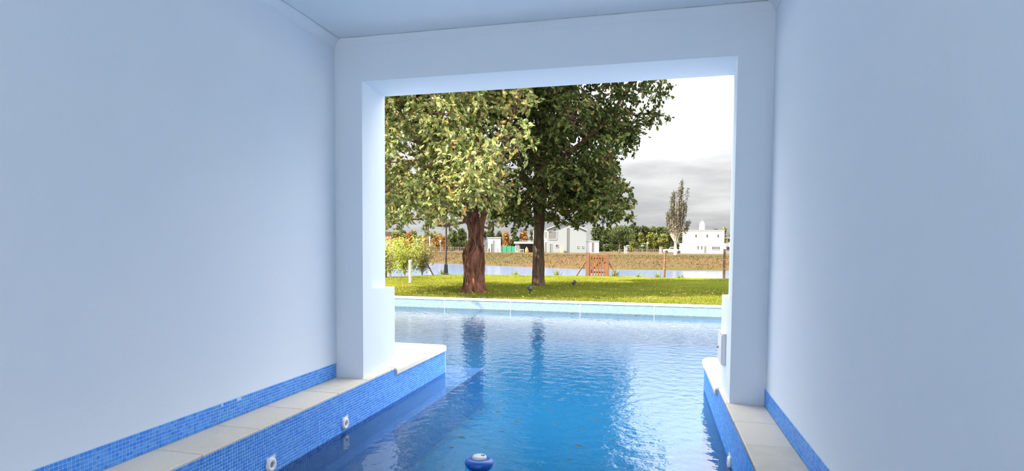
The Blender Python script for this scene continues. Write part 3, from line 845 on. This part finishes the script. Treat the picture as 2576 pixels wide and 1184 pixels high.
# wooden gate
p0 = at_z(1478, 694, ZL); p1 = at_z(1527, 695, ZL)
gd = Vector((p1.x - p0.x, p1.y - p0.y, 0)); gl = gd.length; ga = math.atan2(gd.y, gd.x)
t = thing('garden_gate', 'brown wooden picket gate between two posts at the river edge', 'gate', (p0.x, p0.y, ZL - 0.03), ga)
for x in (0.0, gl):
    MB().box(-0.075 + x, 0.075 + x, -0.06, 0.06, 0, 0.98 if x else 1.02).build('gate_post', 'wood_post', t)
gp = 0.115
for i in range(6):
    x = gl / 2 + (i - 2.5) * gp
    MB().prism([(x - 0.032, 0.06), (x + 0.032, 0.06), (x + 0.032, 0.90), (x, 0.95), (x - 0.032, 0.90)], -0.045, -0.020).build('picket', 'wood_gate', t)
for z in (0.20, 0.78):
    MB().box(0.085, gl - 0.085, -0.018, 0.020, z - 0.035, z + 0.035).build('rail', 'wood_gate', t)
MB().prism([(0.10, 0.24), (0.17, 0.24), (gl - 0.10, 0.74), (gl - 0.17, 0.74)], -0.017, 0.018).build('diagonal_brace', 'wood_gate', t)
MB().box(gl - 0.14, gl - 0.04, -0.065, -0.046, 0.60, 0.63).build('latch', 'lamp_metal', t)
MB().tube([(-0.06, 0.03, 0.70), (-0.50, 0.03, 0.0)], 0.03, 8).build('strut', 'wood_post', t)
MB().tube([(gl + 0.06, 0.03, 0.62), (gl + 0.42, 0.03, 0.0)], 0.026, 8).build('strut', 'wood_post', t)


def wpost(px, py, h, r_, label, lean=0.0):
    p = at_z(px, py, ZL)
    t = thing('fence_post', label, 'fence post', (p.x, p.y, ZL - 0.04))
    MB().tube([(0, 0, 0), (lean * 0.5, 0, h * 0.5), (lean, 0, h)], [r_, r_ * 0.95, r_ * 0.9], 10).build('pole', 'wood_post', t)
    for z in (0.35, 0.65, 0.92): MB().lathe([(r_ * 0.93, h * z - 0.01), (r_ * 1.12, h * z - 0.008), (r_ * 1.12, h * z + 0.008), (r_ * 0.93, h * z + 0.01)], 10, 'z', (lean * z, 0, 0)).build('wire_tie', 'metal_grey', t)


wpost(1671, 697, 1.13, 0.045, 'thin brown wooden fence post by the river in line with the tall poplar', 0.02)
wpost(1821, 700, 1.22, 0.05, 'thin pale brown fence post by the river close to the white pool pier', 0.0)
wpost(970, 697, 1.05, 0.05, 'thin wooden fence post among the yellow-green shrubs', 0.0)


def shrub(px, py, w_, h_, leafm, label, nleaf, size, stems, group='shrubs on the lawn edge'):
    p = at_z(px, py, ZL)
    t = thing('shrub', label, 'shrub', (p.x, p.y, ZL - 0.03), 0, group)
    rs_ = random.Random(int(px)); tips = []; mb = MB()
    for i in range(stems):
        a = rs_.uniform(0, 6.28); rr = rs_.uniform(0.2, 0.5) * w_
        e = Vector((rr * math.cos(a), rr * math.sin(a), h_ * rs_.uniform(0.65, 1.0)))
        pts = smooth_path([(0, 0, 0), (e.x * 0.3, e.y * 0.3, e.z * 0.5), e], 7); tips += pts[2:]
        mb.tube(pts, [0.028 - 0.0035 * j for j in range(7)], 6)
    mb.build('stems', 'bark_pale', t)['kind'] = 'stuff'
    C = np.array([tuple(c) for c in tips])[rng.integers(0, len(tips), nleaf)]
    P = C + rng.normal(0, 1, (nleaf, 3)) * np.array([w_ * 0.16, w_ * 0.16, h_ * 0.07])
    P[:, 2] = np.abs(P[:, 2] - 0.02) + 0.03
    V, T = leaf_soup(P, size, 0.4, 0.4)
    tri_obj('foliage', V, T, leafm, t)['kind'] = 'stuff'


shrub(982, 697, 0.85, 1.45, 'leaf_yellow', 'loose yellow-green shrub tight against the fence post by the pool pier', 900, 0.10, 8)
shrub(1018, 691, 1.5, 1.55, 'leaf_yellow', 'bushy yellow-green young tree leaning behind the short white post', 2200, 0.11, 12)
shrub(1062, 690, 1.0, 1.35, 'leaf_olive', 'olive-brown feathery shrub beside a slanting stake', 1900, 0.09, 14)
p = at_z(1090, 690, ZL)
st = MB().tube([(0, 0, 0), (-0.37, 0.05, 0.62)], [0.035, 0.03], 8).build('stake', 'wood_grey', None, (p.x, p.y, ZL - 0.03))
tag(st, 'slanting grey wooden stake propping the olive shrub', 'stake')

for px, py, s_, lb in [(1111, 688, 0.16, 'spiky green tuft at the foot of the dark lamp post'), (1297, 690, 0.14, 'small grass tuft at the river edge between the two big trunks'),
                       (1401, 691, 0.20, 'grass tuft at the river edge between the slimmer trunk and the gate'), (1655, 697, 0.15, 'grass tuft right beside the brown fence post'),
                       (1712, 698, 0.13, 'low grass tuft between the two thin fence posts'), (1548, 694, 0.26, 'tall reedy tuft against the slanting strut of the wooden gate'),
                       (1606, 697, 0.12, 'low grass tuft between the wooden gate and the brown fence post')]:
    p = at_z(px, py, ZL); n = 46
    pts = np.stack([rng.normal(0, 0.06, n), rng.normal(0, 0.06, n), np.zeros(n)], 1)
    o = blades('grass_tuft', pts, s_ * 0.8, s_ * 2.0, 0.03, 'tuft', None, 0.8, None, (p.x, p.y, ZL - 0.03))
    tag(o, lb, 'grass tuft', 'grass tufts on the lawn edge')

# leaves floating on the pool
fl_px = [(1318, 1000), (1345, 1030), (1258, 1018), (1212, 1043), (1358, 944), (1400, 1067), (1252, 1035), (1382, 1030), (1463, 1082), (1455, 1121), (1540, 1108), (1432, 1156), (1262, 1085), (1280, 1025), (1135, 1125), (1160, 1100), (1550, 1005), (1300, 1060), (1500, 1060), (1390, 945), (1420, 1000), (1480, 1046), (1600, 905)]
lv = bpy.data.meshes.new('floating_leaf')
lv.from_pydata([(-0.045, 0, 0.003), (-0.015, 0.018, 0.004), (0.02, 0.016, 0.006), (0.045, 0, 0.003), (0.02, -0.016, 0.004), (-0.015, -0.018, 0.006), (0, 0, 0.002), (-0.07, 0.004, 0.005)], [], [(0, 6, 1), (1, 6, 2), (2, 6, 3), (3, 6, 4), (4, 6, 5), (5, 6, 0), (0, 7, 6)])
lv.materials.append(MATS['wet_leaf'])
for i, (px, py) in enumerate(fl_px):
    p = at_z(px, py, 0); o = bpy.data.objects.new('floating_leaf', lv); link(o)
    s_ = random.uniform(0.35, 0.75); o.location = (p.x, p.y, 0.0); o.rotation_euler = (0, 0, random.uniform(-0.9, 0.9)); o.scale = (s_, s_, s_)
    tag(o, 'small dark fallen leaf floating on the pool water', 'leaf', 'leaves floating on the pool')
sp_px = [(1042, 778), (1070, 782), (1099, 774), (1134, 778), (1260, 786), (1332, 787), (1440, 785), (1477, 786), (1505, 806), (1530, 812), (1555, 805), (1600, 790), (1188, 797), (1362, 796)]
for px, py in sp_px:
    p = at_z(px, max(py, 787), 0); o = bpy.data.objects.new('floating_leaf', lv); link(o)
    if p.y > YD - 0.1: p.y = YD - 0.15
    o.location = (p.x, p.y, 0); o.rotation_euler = (0, 0, random.uniform(-3, 3)); o.scale = (1.3, 1.3, 1.3)
    tag(o, 'small dark leaf floating at the far pool edge below the lawn', 'leaf', 'leaves along the far pool edge')

# ================================================================== FAR BANK
CAMROT = YAW


def far_thing(name, label, cat, px, D, group=None):
    p = far_at(px, D)
    return thing(name, label, cat, (p.x, p.y, p.z - 0.05), CAMROT - math.atan((px - 1288) / F), group)


def house(px0, base, D):
    k = D / F
    return (lambda x: (x - px0) * k), (lambda y_: max(0.0, (base - y_) * k + 0.05))


def opening(t, X, Z, x0, x1, y0, y1, yf, m_='house_glass', frame='house_white', fw=None, name='window', panes=1):
    """window y0 top .. y1 bottom in pixels, set proud of wall front yf by a frame, glass recessed in the frame"""
    a, b_, c, d_ = X(x0), X(x1), Z(y1), Z(y0); f_ = fw or 0.07
    fr_ = MB()
    fr_.box(a - f_, a, yf - 0.06, yf + 0.02, c, d_ + f_).box(b_, b_ + f_, yf - 0.06, yf + 0.02, c, d_ + f_).box(a, b_, yf - 0.06, yf + 0.02, d_, d_ + f_)
    if c > 0.3: fr_.box(a, b_, yf - 0.08, yf + 0.02, c - f_, c)
    for q in range(1, panes):
        xm = a + (b_ - a) * q / panes; fr_.box(xm - 0.04, xm + 0.04, yf - 0.05, yf + 0.02, c, d_)
    o = fr_.build(name, frame, t)
    for q in range(panes):
        xa = a + (b_ - a) * q / panes; xb = a + (b_ - a) * (q + 1) / panes
        MB().box(xa + 0.002, xb - 0.002, yf - 0.02, yf + 0.01, c, d_).build('pane', m_, o)


# --- white gabled house behind the slimmer trunk
D1 = 122; px0 = 1425
t = far_thing('white_house', 'white two-storey gabled house with tall slit window behind the big trees', 'house', px0, D1); X, Z = house(px0, 638, D1)
gab = [(X(1376), 0), (X(1474), 0), (X(1474), Z(582)), (X(1446), Z(568)), (X(1425), Z(561)), (X(1402), Z(572)), (X(1376), Z(580))]
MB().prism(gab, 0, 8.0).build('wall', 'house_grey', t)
MB().prism([(X(1374), Z(578.5)), (X(1425), Z(559)), (X(1476), Z(581)), (X(1476), Z(583)), (X(1425), Z(561.2)), (X(1374), Z(580.5))], -0.3, 8.2).build('roof', 'house_white', t)
MB().box(X(1474), X(1506), 0.3, 6.0, 0, Z(609)).build('side_wing', 'house_white', t)
MB().box(X(1473), X(1507), 0.2, 6.1, Z(609), Z(607.5)).build('parapet', 'house_white', t)
MB().box(X(1340), X(1376), 0.8, 7.0, 0, Z(582)).build('recessed_block', 'house_white', t)
opening(t, X, Z, 1380, 1400, 585, 604, 0.0, 'house_dark', fw=0.12)
opening(t, X, Z, 1426.5, 1430.5, 577, 637, 0.0, 'house_dark', 'roof_dark', fw=0.05, name='slit_window')
opening(t, X, Z, 1383, 1388, 616, 638, 0.0, 'house_dark', name='door')
opening(t, X, Z, 1398, 1404, 618, 624, 0.0)
opening(t, X, Z, 1451.5, 1455.5, 621, 626, 0.0, 'house_dark', fw=0.04); opening(t, X, Z, 1463.5, 1467.5, 621, 626, 0.0, 'house_dark', fw=0.04)
opening(t, X, Z, 1489, 1492.5, 613, 636, 0.3, 'house_dark', 'roof_dark', fw=0.05, name='slit_window')
for x in (1370.5, 1373.5): opening(t, X, Z, x - 1.0, x + 0.8, 586, 600, 0.8, 'house_dark', fw=0.05)
opening(t, X, Z, 1371, 1375, 612, 638, 0.8, 'house_dark', name='door')
MB().box(X(1409), X(1418), -1.2, -0.2, 0, Z(628)).build('grill', 'brick_far', t)
# porch
MB().box(X(1293), X(1345), -0.5, 5.0, Z(616), Z(611)).build('porch_roof', 'house_white', t)
for x0 in (1297, 1301.5): MB().box(X(x0), X(x0 + 2.4), -0.3, 0.2, 0, Z(616)).build('porch_column', 'house_white', t)
MB().box(X(1305), X(1345), 3.0, 3.2, 0, Z(616)).build('porch_back_wall', 'house_dark', t)
MB().tube([(X(1312), -0.4, Z(609)), (X(1345), -0.4, Z(609))], 0.03, 6).build('railing', 'metal_grey', t)
# porch things
tt = far_thing('folded_parasol', 'bright orange cloth bundle on the far white porch', 'parasol', 1325, D1 - 1.5)
MB().lathe([(0, 0), (0.35, 0.0), (0.42, 0.25), (0.30, 0.75), (0.12, 1.1), (0, 1.12)], 12).build('canopy', 'orange_cloth', tt)
MB().lathe([(0.03, 1.1), (0.03, 1.35), (0, 1.35)], 8).build('pole', 'metal_grey', tt)
tt = far_thing('patio_table', 'small white table on the far porch beside the orange bundle', 'table', 1312, D1 - 1.5)
MB().box(-0.45, 0.45, -0.4, 0.4, 0.62, 0.70).build('tabletop', 'white_plastic', tt)
for x in (-0.4, 0.34):
    for y_ in (-0.36, 0.30): MB().box(x, x + 0.06, y_, y_ + 0.06, 0, 0.62).build('leg', 'white_plastic', tt)

# --- white cube pavilion
t = far_thing('white_pavilion', 'small white flat-roofed cube building left of the green screen', 'building', 1243, D1 - 4); X, Z = house(1243, 640.5, D1 - 4)
MB().box(X(1227), X(1259.5), 0, 3.0, 0, Z(604)).build('wall', 'house_white', t)
MB().box(X(1226), X(1260.5), -0.1, 3.1, Z(604), Z(602.5)).build('parapet', 'house_white', t)
opening(t, X, Z, 1236, 1239, 619, 640, 0.0, 'house_glass', name='door'); opening(t, X, Z, 1240.5, 1243, 611, 640, 0.0, 'house_dark', name='slit_window')
opening(t, X, Z, 1229, 1232, 631, 640, 0.0); opening(t, X, Z, 1250, 1252, 630, 640, 0.0, 'grey_plastic')
# --- green screen
t = far_thing('privacy_screen', 'green mesh screen fence between the white cube and the porch', 'fence', 1279, D1 + 1); X, Z = house(1279, 638, D1 + 1)
MB().box(X(1261), X(1296), 0, 0.05, 0.15, Z(622.5)).build('mesh_panel', 'green_mesh', t)
for x in (1261, 1272.5, 1284.5, 1296): MB().box(X(x) - 0.05, X(x) + 0.05, -0.06, -0.001, 0, Z(621.5)).build('post', 'metal_grey', t)

# --- white cubic house on the right
D2 = 124; px0 = 1765
t = far_thing('white_villa', 'white flat-roofed two-storey house with a small square tower', 'house', px0, D2); X, Z = house(px0, 640.5, D2)
MB().box(X(1711), X(1822), 0, 8.0, 0, Z(615)).build('lower_wall', 'house_cream', t)
MB().box(X(1718), X(1818), 0.25, 7.5, Z(615), Z(583)).build('upper_wall', 'house_cream', t)
MB().box(X(1717), X(1819), 0.15, 7.6, Z(583), Z(581.5)).build('parapet', 'house_white', t)
tw_ = MB().box(X(1758), X(1771), 1.2, 2.4, Z(581.5), Z(564)).box(X(1760.5), X(1768.5), 1.4, 2.2, Z(564), Z(559)).build('tower', 'house_white', t)
MB().tube([(X(1764.5), 1.8, Z(559)), (X(1764.5), 1.8, Z(551))], 0.05, 6).build('finial', 'metal_grey', tw_)
for x in (1749, 1775.5, 1801.5): opening(t, X, Z, x, x + 4.2, 593, 600, 0.25)
for x in (1755, 1763.5): opening(t, X, Z, x, x + 3.2, 622, 630, 0.0)
opening(t, X, Z, 1771.5, 1776.5, 622, 639.5, 0.0, 'house_dark', name='door')
opening(t, X, Z, 1790, 1808, 623, 630.5, 0.0, panes=4)
MB().box(X(1822), X(1842), 1.0, 6.0, 0, Z(613)).build('side_wing', 'house_cream', t)
opening(t, X, Z, 1825, 1831, 623, 631, 1.0)
pg = MB().box(X(1819), X(1842), 1.0, 5.0, Z(602), Z(599.5)).build('pergola_roof', 'house_white', t)
for x in (1821, 1827, 1833, 1839): MB().box(X(x), X(x) + 0.12, 1.1, 1.25, Z(613), Z(602)).build('pergola_post', 'wood_post', t)

# --- brick house far left
t = far_thing('brick_house', 'orange brick house with dark pitched roof among far trees', 'house', 972, 150); X, Z = house(972, 634, 150)
MB().box(X(956), X(984), 0, 6, 0, Z(594)).build('wall', 'brick_far', t)
MB().prism([(X(954), Z(594)), (X(986), Z(594)), (X(974), Z(586)), (X(964), Z(586))], -0.4, 6.4).build('roof', 'roof_dark', t)
opening(t, X, Z, 973, 976.5, 603, 609, 0.0); opening(t, X, Z, 975, 978, 617, 624, 0.0)

# --- car behind the poplar
t = far_thing('white_car', 'white pickup car parked behind the tall poplar by the villa', 'car', 1692, 119)
body = [(-1.9, 0.35), (1.9, 0.35), (1.95, 0.75), (1.0, 0.90), (0.55, 1.40), (-0.45, 1.42), (-0.75, 0.95), (-1.9, 0.92)]
MB().prism(body, -0.8, 0.8).build('body', 'house_white', t)
MB().prism([(0.80, 0.93), (0.48, 1.32), (-0.38, 1.34), (-0.60, 0.95)], -0.815, 0.815).build('side_glass', 'house_glass', t)
for x in (-1.2, 1.25):
    for y_ in (-0.82, 0.60): 
        wv = MB().lathe([(0, 0), (0.33, 0), (0.33, 0.22), (0, 0.22)], 16, 'x').build('wheel', 'tyre', t, (x, y_, 0.37)); wv.rotation_euler = (0, 0, math.pi / 2)


# --- far trees: each its own thing
def far_tree(px, ytop, D, wpx, leafm, label, base_y=0, shape='round', nleaf=1500, group='trees along the far bank', trunk='bark_grey', lo=0.12, name='far_tree', ls=1.0):
    D = D + 11 * (int(px) % 3 - 1); p = far_at(px, D); k = D / F
    hgt = CAMZ + (631 - ytop) * k - p.z; wd = wpx * k
    t = thing(name, label, 'tree', (p.x, p.y, p.z - 0.05), CAMROT, group)
    r0 = max(0.12, hgt * 0.018)
    MB().tube([(0, 0, 0), (0.1, 0, hgt * 0.45), (0, 0, hgt * 0.85)], [r0, r0 * 0.7, r0 * 0.2], 7).build('trunk', trunk, t)
    if shape == 'column':
        q = rng.random(nleaf); z = hgt * (lo + (1 - lo) * q); rr = wd / 2 * np.clip(np.sin(np.pi * (0.10 + 0.90 * q) ** 0.8) ** 0.7, 0.05, 1)
        a = rng.uniform(0, 2 * np.pi, nleaf); ra = rr * np.sqrt(rng.random(nleaf))
        P = np.stack([ra * np.cos(a), ra * np.sin(a), z], 1)
    else:
        nb = 16; cz = rng.uniform(lo, 0.92, nb); ca = rng.uniform(0, 2 * np.pi, nb)
        env = np.clip(np.sin(np.pi * np.clip((cz - lo) / (1 - lo) * 0.9 + 0.12, 0, 1)), 0.15, 1) if shape == 'round' else np.clip(1.15 - cz, 0.1, 1)
        cr_ = env * rng.uniform(0.1, 0.72, nb) * wd / 2
        C = np.stack([cr_ * np.cos(ca), cr_ * np.sin(ca), cz * hgt], 1)
        C = np.concatenate([C, np.array([[0, 0, hgt * 0.82], [0, 0, hgt * 0.6]])]); i_ = rng.integers(0, nb + 2, nleaf)
        u = rng.normal(size=(nleaf, 3)); u /= np.linalg.norm(u, axis=1)[:, None]
        P = C[i_] + u * (rng.uniform(0.2, 1, nleaf) ** 0.5)[:, None] * np.array([wd * 0.26, wd * 0.26, hgt * 0.14])
        P[:, 2] = np.clip(P[:, 2], 0.2, hgt)
    V, T = leaf_soup(P, (0.055 * hgt * ls + 0.10) * (1500 / nleaf) ** 0.3, 0.7, 0.0)
    tri_obj('foliage', V, T, leafm, t)['kind'] = 'stuff'
    return t


LG = 'dark green tree in the far tree line beyond the open grass field'
for i in range(17):
    px = 1500 + i * 13 + random.uniform(-4, 4)
    far_tree(px, 572 + random.uniform(-5, 9) - (4 if 1590 < px < 1690 else 0), 205 + 24 * (i % 2) + random.uniform(-3, 3), random.uniform(28, 38), 'leaf_far', LG, shape=random.choice(['cone', 'round']), nleaf=2000, lo=0.03, group='dark tree line behind the field')
for px in (1588, 1612, 1636, 1652, 1668): far_tree(px, 590 + random.uniform(-4, 5), 190 + random.uniform(-5, 5), 30, 'leaf_far_yellow', 'yellowish green lower tree before the far dark tree line', shape='round', nleaf=1300, lo=0.03, group='lower trees before the dark tree line')
for i in range(6): far_tree(1730 + i * 22 + random.uniform(-4, 4), 578 + random.uniform(-8, 5), 205, random.uniform(16, 26), 'leaf_far' if i % 2 else 'leaf_far_yellow', 'green tree rising behind the white flat-roofed villa', shape='cone', nleaf=1200, lo=0.03, group='trees behind the villa')
for i in range(11): far_tree(955 + i * 21 + random.uniform(-5, 5), 589 + random.uniform(-5, 7), 188 + 26 * (i % 2) + random.uniform(-4, 4), random.uniform(38, 50), 'leaf_far_yellow' if i % 3 else 'leaf_far', 'hazy green tree on the far bank beyond the lamp post', shape='round', nleaf=2200, lo=0.03, group='hazy trees beyond the lamp post')
for px, yt in ((1028, 592), (1096, 592), (1116, 598), (1070, 602), (1000, 604)): far_tree(px, yt, 165, 34, 'leaf_far_orange', 'rusty orange autumn tree on the far bank beyond the lamp post', shape='round', nleaf=1300, lo=0.04, group='autumn trees beyond the lamp post')
for px, yt, w_ in ((1140, 585, 34), (1160, 580, 34), (1234, 562, 26), (1256, 586, 24), (1210, 572, 30)): far_tree(px, yt, 160, w_, 'leaf_far', 'dark green tree on the far bank near the thick reddish trunk', shape='round', nleaf=1400, lo=0.06, group='dark trees near the thick trunk')
for px, yt in ((1272, 585), (1294, 578), (1318, 584), (1340, 582), (1360, 580)): far_tree(px, yt, 158, 30, 'leaf_far_orange' if px in (1272, 1318) else 'leaf_far', ('rusty orange tree standing behind the porch and green screen' if px in (1272, 1318) else 'dark green tree standing behind the white porch roof'), shape='round', nleaf=1300, lo=0.06, group='trees behind the porch')
far_tree(1558, 566, 100, 74, 'leaf_far', 'spreading dark green tree in the field behind the wooden gate', shape='round', nleaf=4200, lo=0.28, group='single trees in the field', ls=0.6)

# tall poplar with upright branches
p = far_at(1699, 92); k = 92 / F
t = thing('poplar_tree', 'tall slender brownish poplar with upright branches beside the villa', 'tree', (p.x, p.y, p.z - 0.05), CAMROT)
hgt = CAMZ + (631 - 455) * k - p.z
MB().lathe([(0, 0), (0.26, 0), (0.24, 1.2), (0.22, 1.25)], 10).build('whitewashed_trunk', 'house_white', t)
mb = MB(); rs = random.Random(4); C = []
mb.tube([(0, 0, 1.1), (0.0, 0, hgt * 0.3), (0.35, 0, hgt * 0.7), (0.9, 0, hgt)], [0.22, 0.18, 0.09, 0.02], 8)
for q in range(50): C.append((Vector((0.30 + 0.6 * q / 50, 0, hgt * (0.5 + 0.5 * q / 50))), 0.16))
for i in range(36):
    a = i * 2.4 + rs.uniform(-0.3, 0.3); z0 = rs.uniform(1.3, hgt * 0.40); z1 = hgt * (0.40 + 0.50 * ((i * 7) % 36) / 36)
    R1 = 1.75 * (1 - (z1 / hgt - 0.40) / 0.62) + 0.22
    s = Vector((0.02 * z0, 0, z0)); e = Vector((R1 * math.cos(a) + 0.3 * z1 / hgt, R1 * math.sin(a), z1))
    if i == 0: e = Vector((1.75, 0, hgt * 0.86))
    pts = smooth_path([s, s * 0.45 + e * 0.55 + Vector((0.30 * math.cos(a), 0.30 * math.sin(a), -0.5)), e], 8)
    mb.tube(pts, [0.07 - 0.008 * j for j in range(8)], 5)
    for pnt in smooth_path(pts, 20)[10 if z1 < hgt * 0.55 else 8:]: C.append((pnt, 0.15))
mb.build('branches', 'bark_pale', t)['kind'] = 'stuff'
n = 6500; ii = rng.integers(0, len(C), n); CC = np.array([tuple(c) for c, _ in C])[ii]; RR = np.array([r_ for _, r_ in C])[ii]
P = CC + rng.normal(size=(n, 3)) * RR[:, None] * np.array([1, 1, 1.5])
V, T = leaf_soup(P, 0.22, 0.5, -0.8)
tri_obj('foliage', V, T, 'leaf_poplar', t)['kind'] = 'stuff'

# field furniture: stone gate pillars, blue parasols, street lamps, pole, fences
for px, yt, w_ in ((1574, 622, 7), (1662, 624, 5)):
    D = 112; k = D / F; p = far_at(px, D)
    t = thing('gate_pillar', 'grey stone pillar standing alone in the far grass field', 'pillar', (p.x, p.y, p.z - 0.05), CAMROT, 'stone pillars in the field')
    h_ = (640 - yt) * k
    MB().box(-w_ * k / 2, w_ * k / 2, -0.25, 0.25, 0, h_).build('shaft', 'stone_pillar', t)
    MB().box(-w_ * k / 2 - 0.06, w_ * k / 2 + 0.06, -0.31, 0.31, h_, h_ + 0.12).build('cap', 'stone_pillar', t)
for px in (1580, 1616):
    D = 135; k = D / F; p = far_at(px, D)
    t = thing('blue_parasol', 'small blue parasol in front of the far tree line', 'parasol', (p.x, p.y, p.z - 0.05), CAMROT, 'blue parasols in the field')
    MB().lathe([(0.03, 0), (0.03, 1.85), (0, 1.85)], 8).build('pole', 'metal_grey', t)
    MB().lathe([(0.50, 1.60), (0.36, 1.75), (0.0, 1.88)], 8).build('canopy', 'sign_blue', t)
for px, yt in ((1628, 613), (1064, 611), (1108, 612), (1049, 609)):
    D = 140; k = D / F; p = far_at(px, D); h_ = CAMZ + (631 - yt) * k - p.z
    t = thing('street_lamp', ('thin street lamp with white globe beside the blue parasols' if px == 1628 else 'thin street lamp with white globe before the autumn trees'), 'street lamp', (p.x, p.y, p.z - 0.05), CAMROT, 'globe street lamps')
    MB().lathe([(0.05, 0), (0.04, h_ - 0.2), (0, h_ - 0.2)], 8).build('pole', 'metal_grey', t)
    MB().lathe([(0, h_ - 0.22), (0.15, h_ - 0.16), (0.20, h_), (0.15, h_ + 0.15), (0, h_ + 0.2)], 12).build('globe', 'globe', t)
D = 150; k = D / F; p = far_at(1081, D); h_ = CAMZ + (631 - 572) * k - p.z
t = thing('white_mast', 'tall thin white mast among the autumn trees', 'pole', (p.x, p.y, p.z - 0.05), CAMROT)
MB().lathe([(0, 0), (0.14, 0), (0.09, h_), (0, h_)], 8).build('pole', 'white_plastic', t)
MB().box(-0.16, 0.16, -0.16, 0.16, h_ * 0.45, h_ * 0.56).build('collar', 'white_plastic', t)


def far_fence(pxa, pxb, D, label, h_, step):
    a = far_at(pxa, D); b_ = far_at(pxb, D); d_ = Vector((b_.x - a.x, b_.y - a.y, 0)); ln = d_.length
    t = thing('picket_fence', label, 'fence', (a.x, a.y, min(a.z, b_.z) - 0.1), math.atan2(d_.y, d_.x))
    me_ = None; x = 0
    while x <= ln:
        if me_ is None:
            o = MB().box(-0.06, 0.06, -0.03, 0.03, 0, h_).build('fence_slat', 'fence_far', t); me_ = o.data
        else:
            o = bpy.data.objects.new('fence_slat', me_); link(o, t)
        o.location = (x, 0, 0); x += step
    for z in (0.35, h_ - 0.25): MB().box(0, ln, 0.031, 0.07, z, z + 0.08).build('rail', 'fence_far', t)


far_fence(1085, 1232, 142, 'brownish slatted fence on the far bank behind the lamp post', 1.3, 0.42)
far_fence(1592, 1664, 150, 'low dark slatted fence before the far tree line between stone pillars', 1.1, 0.45)
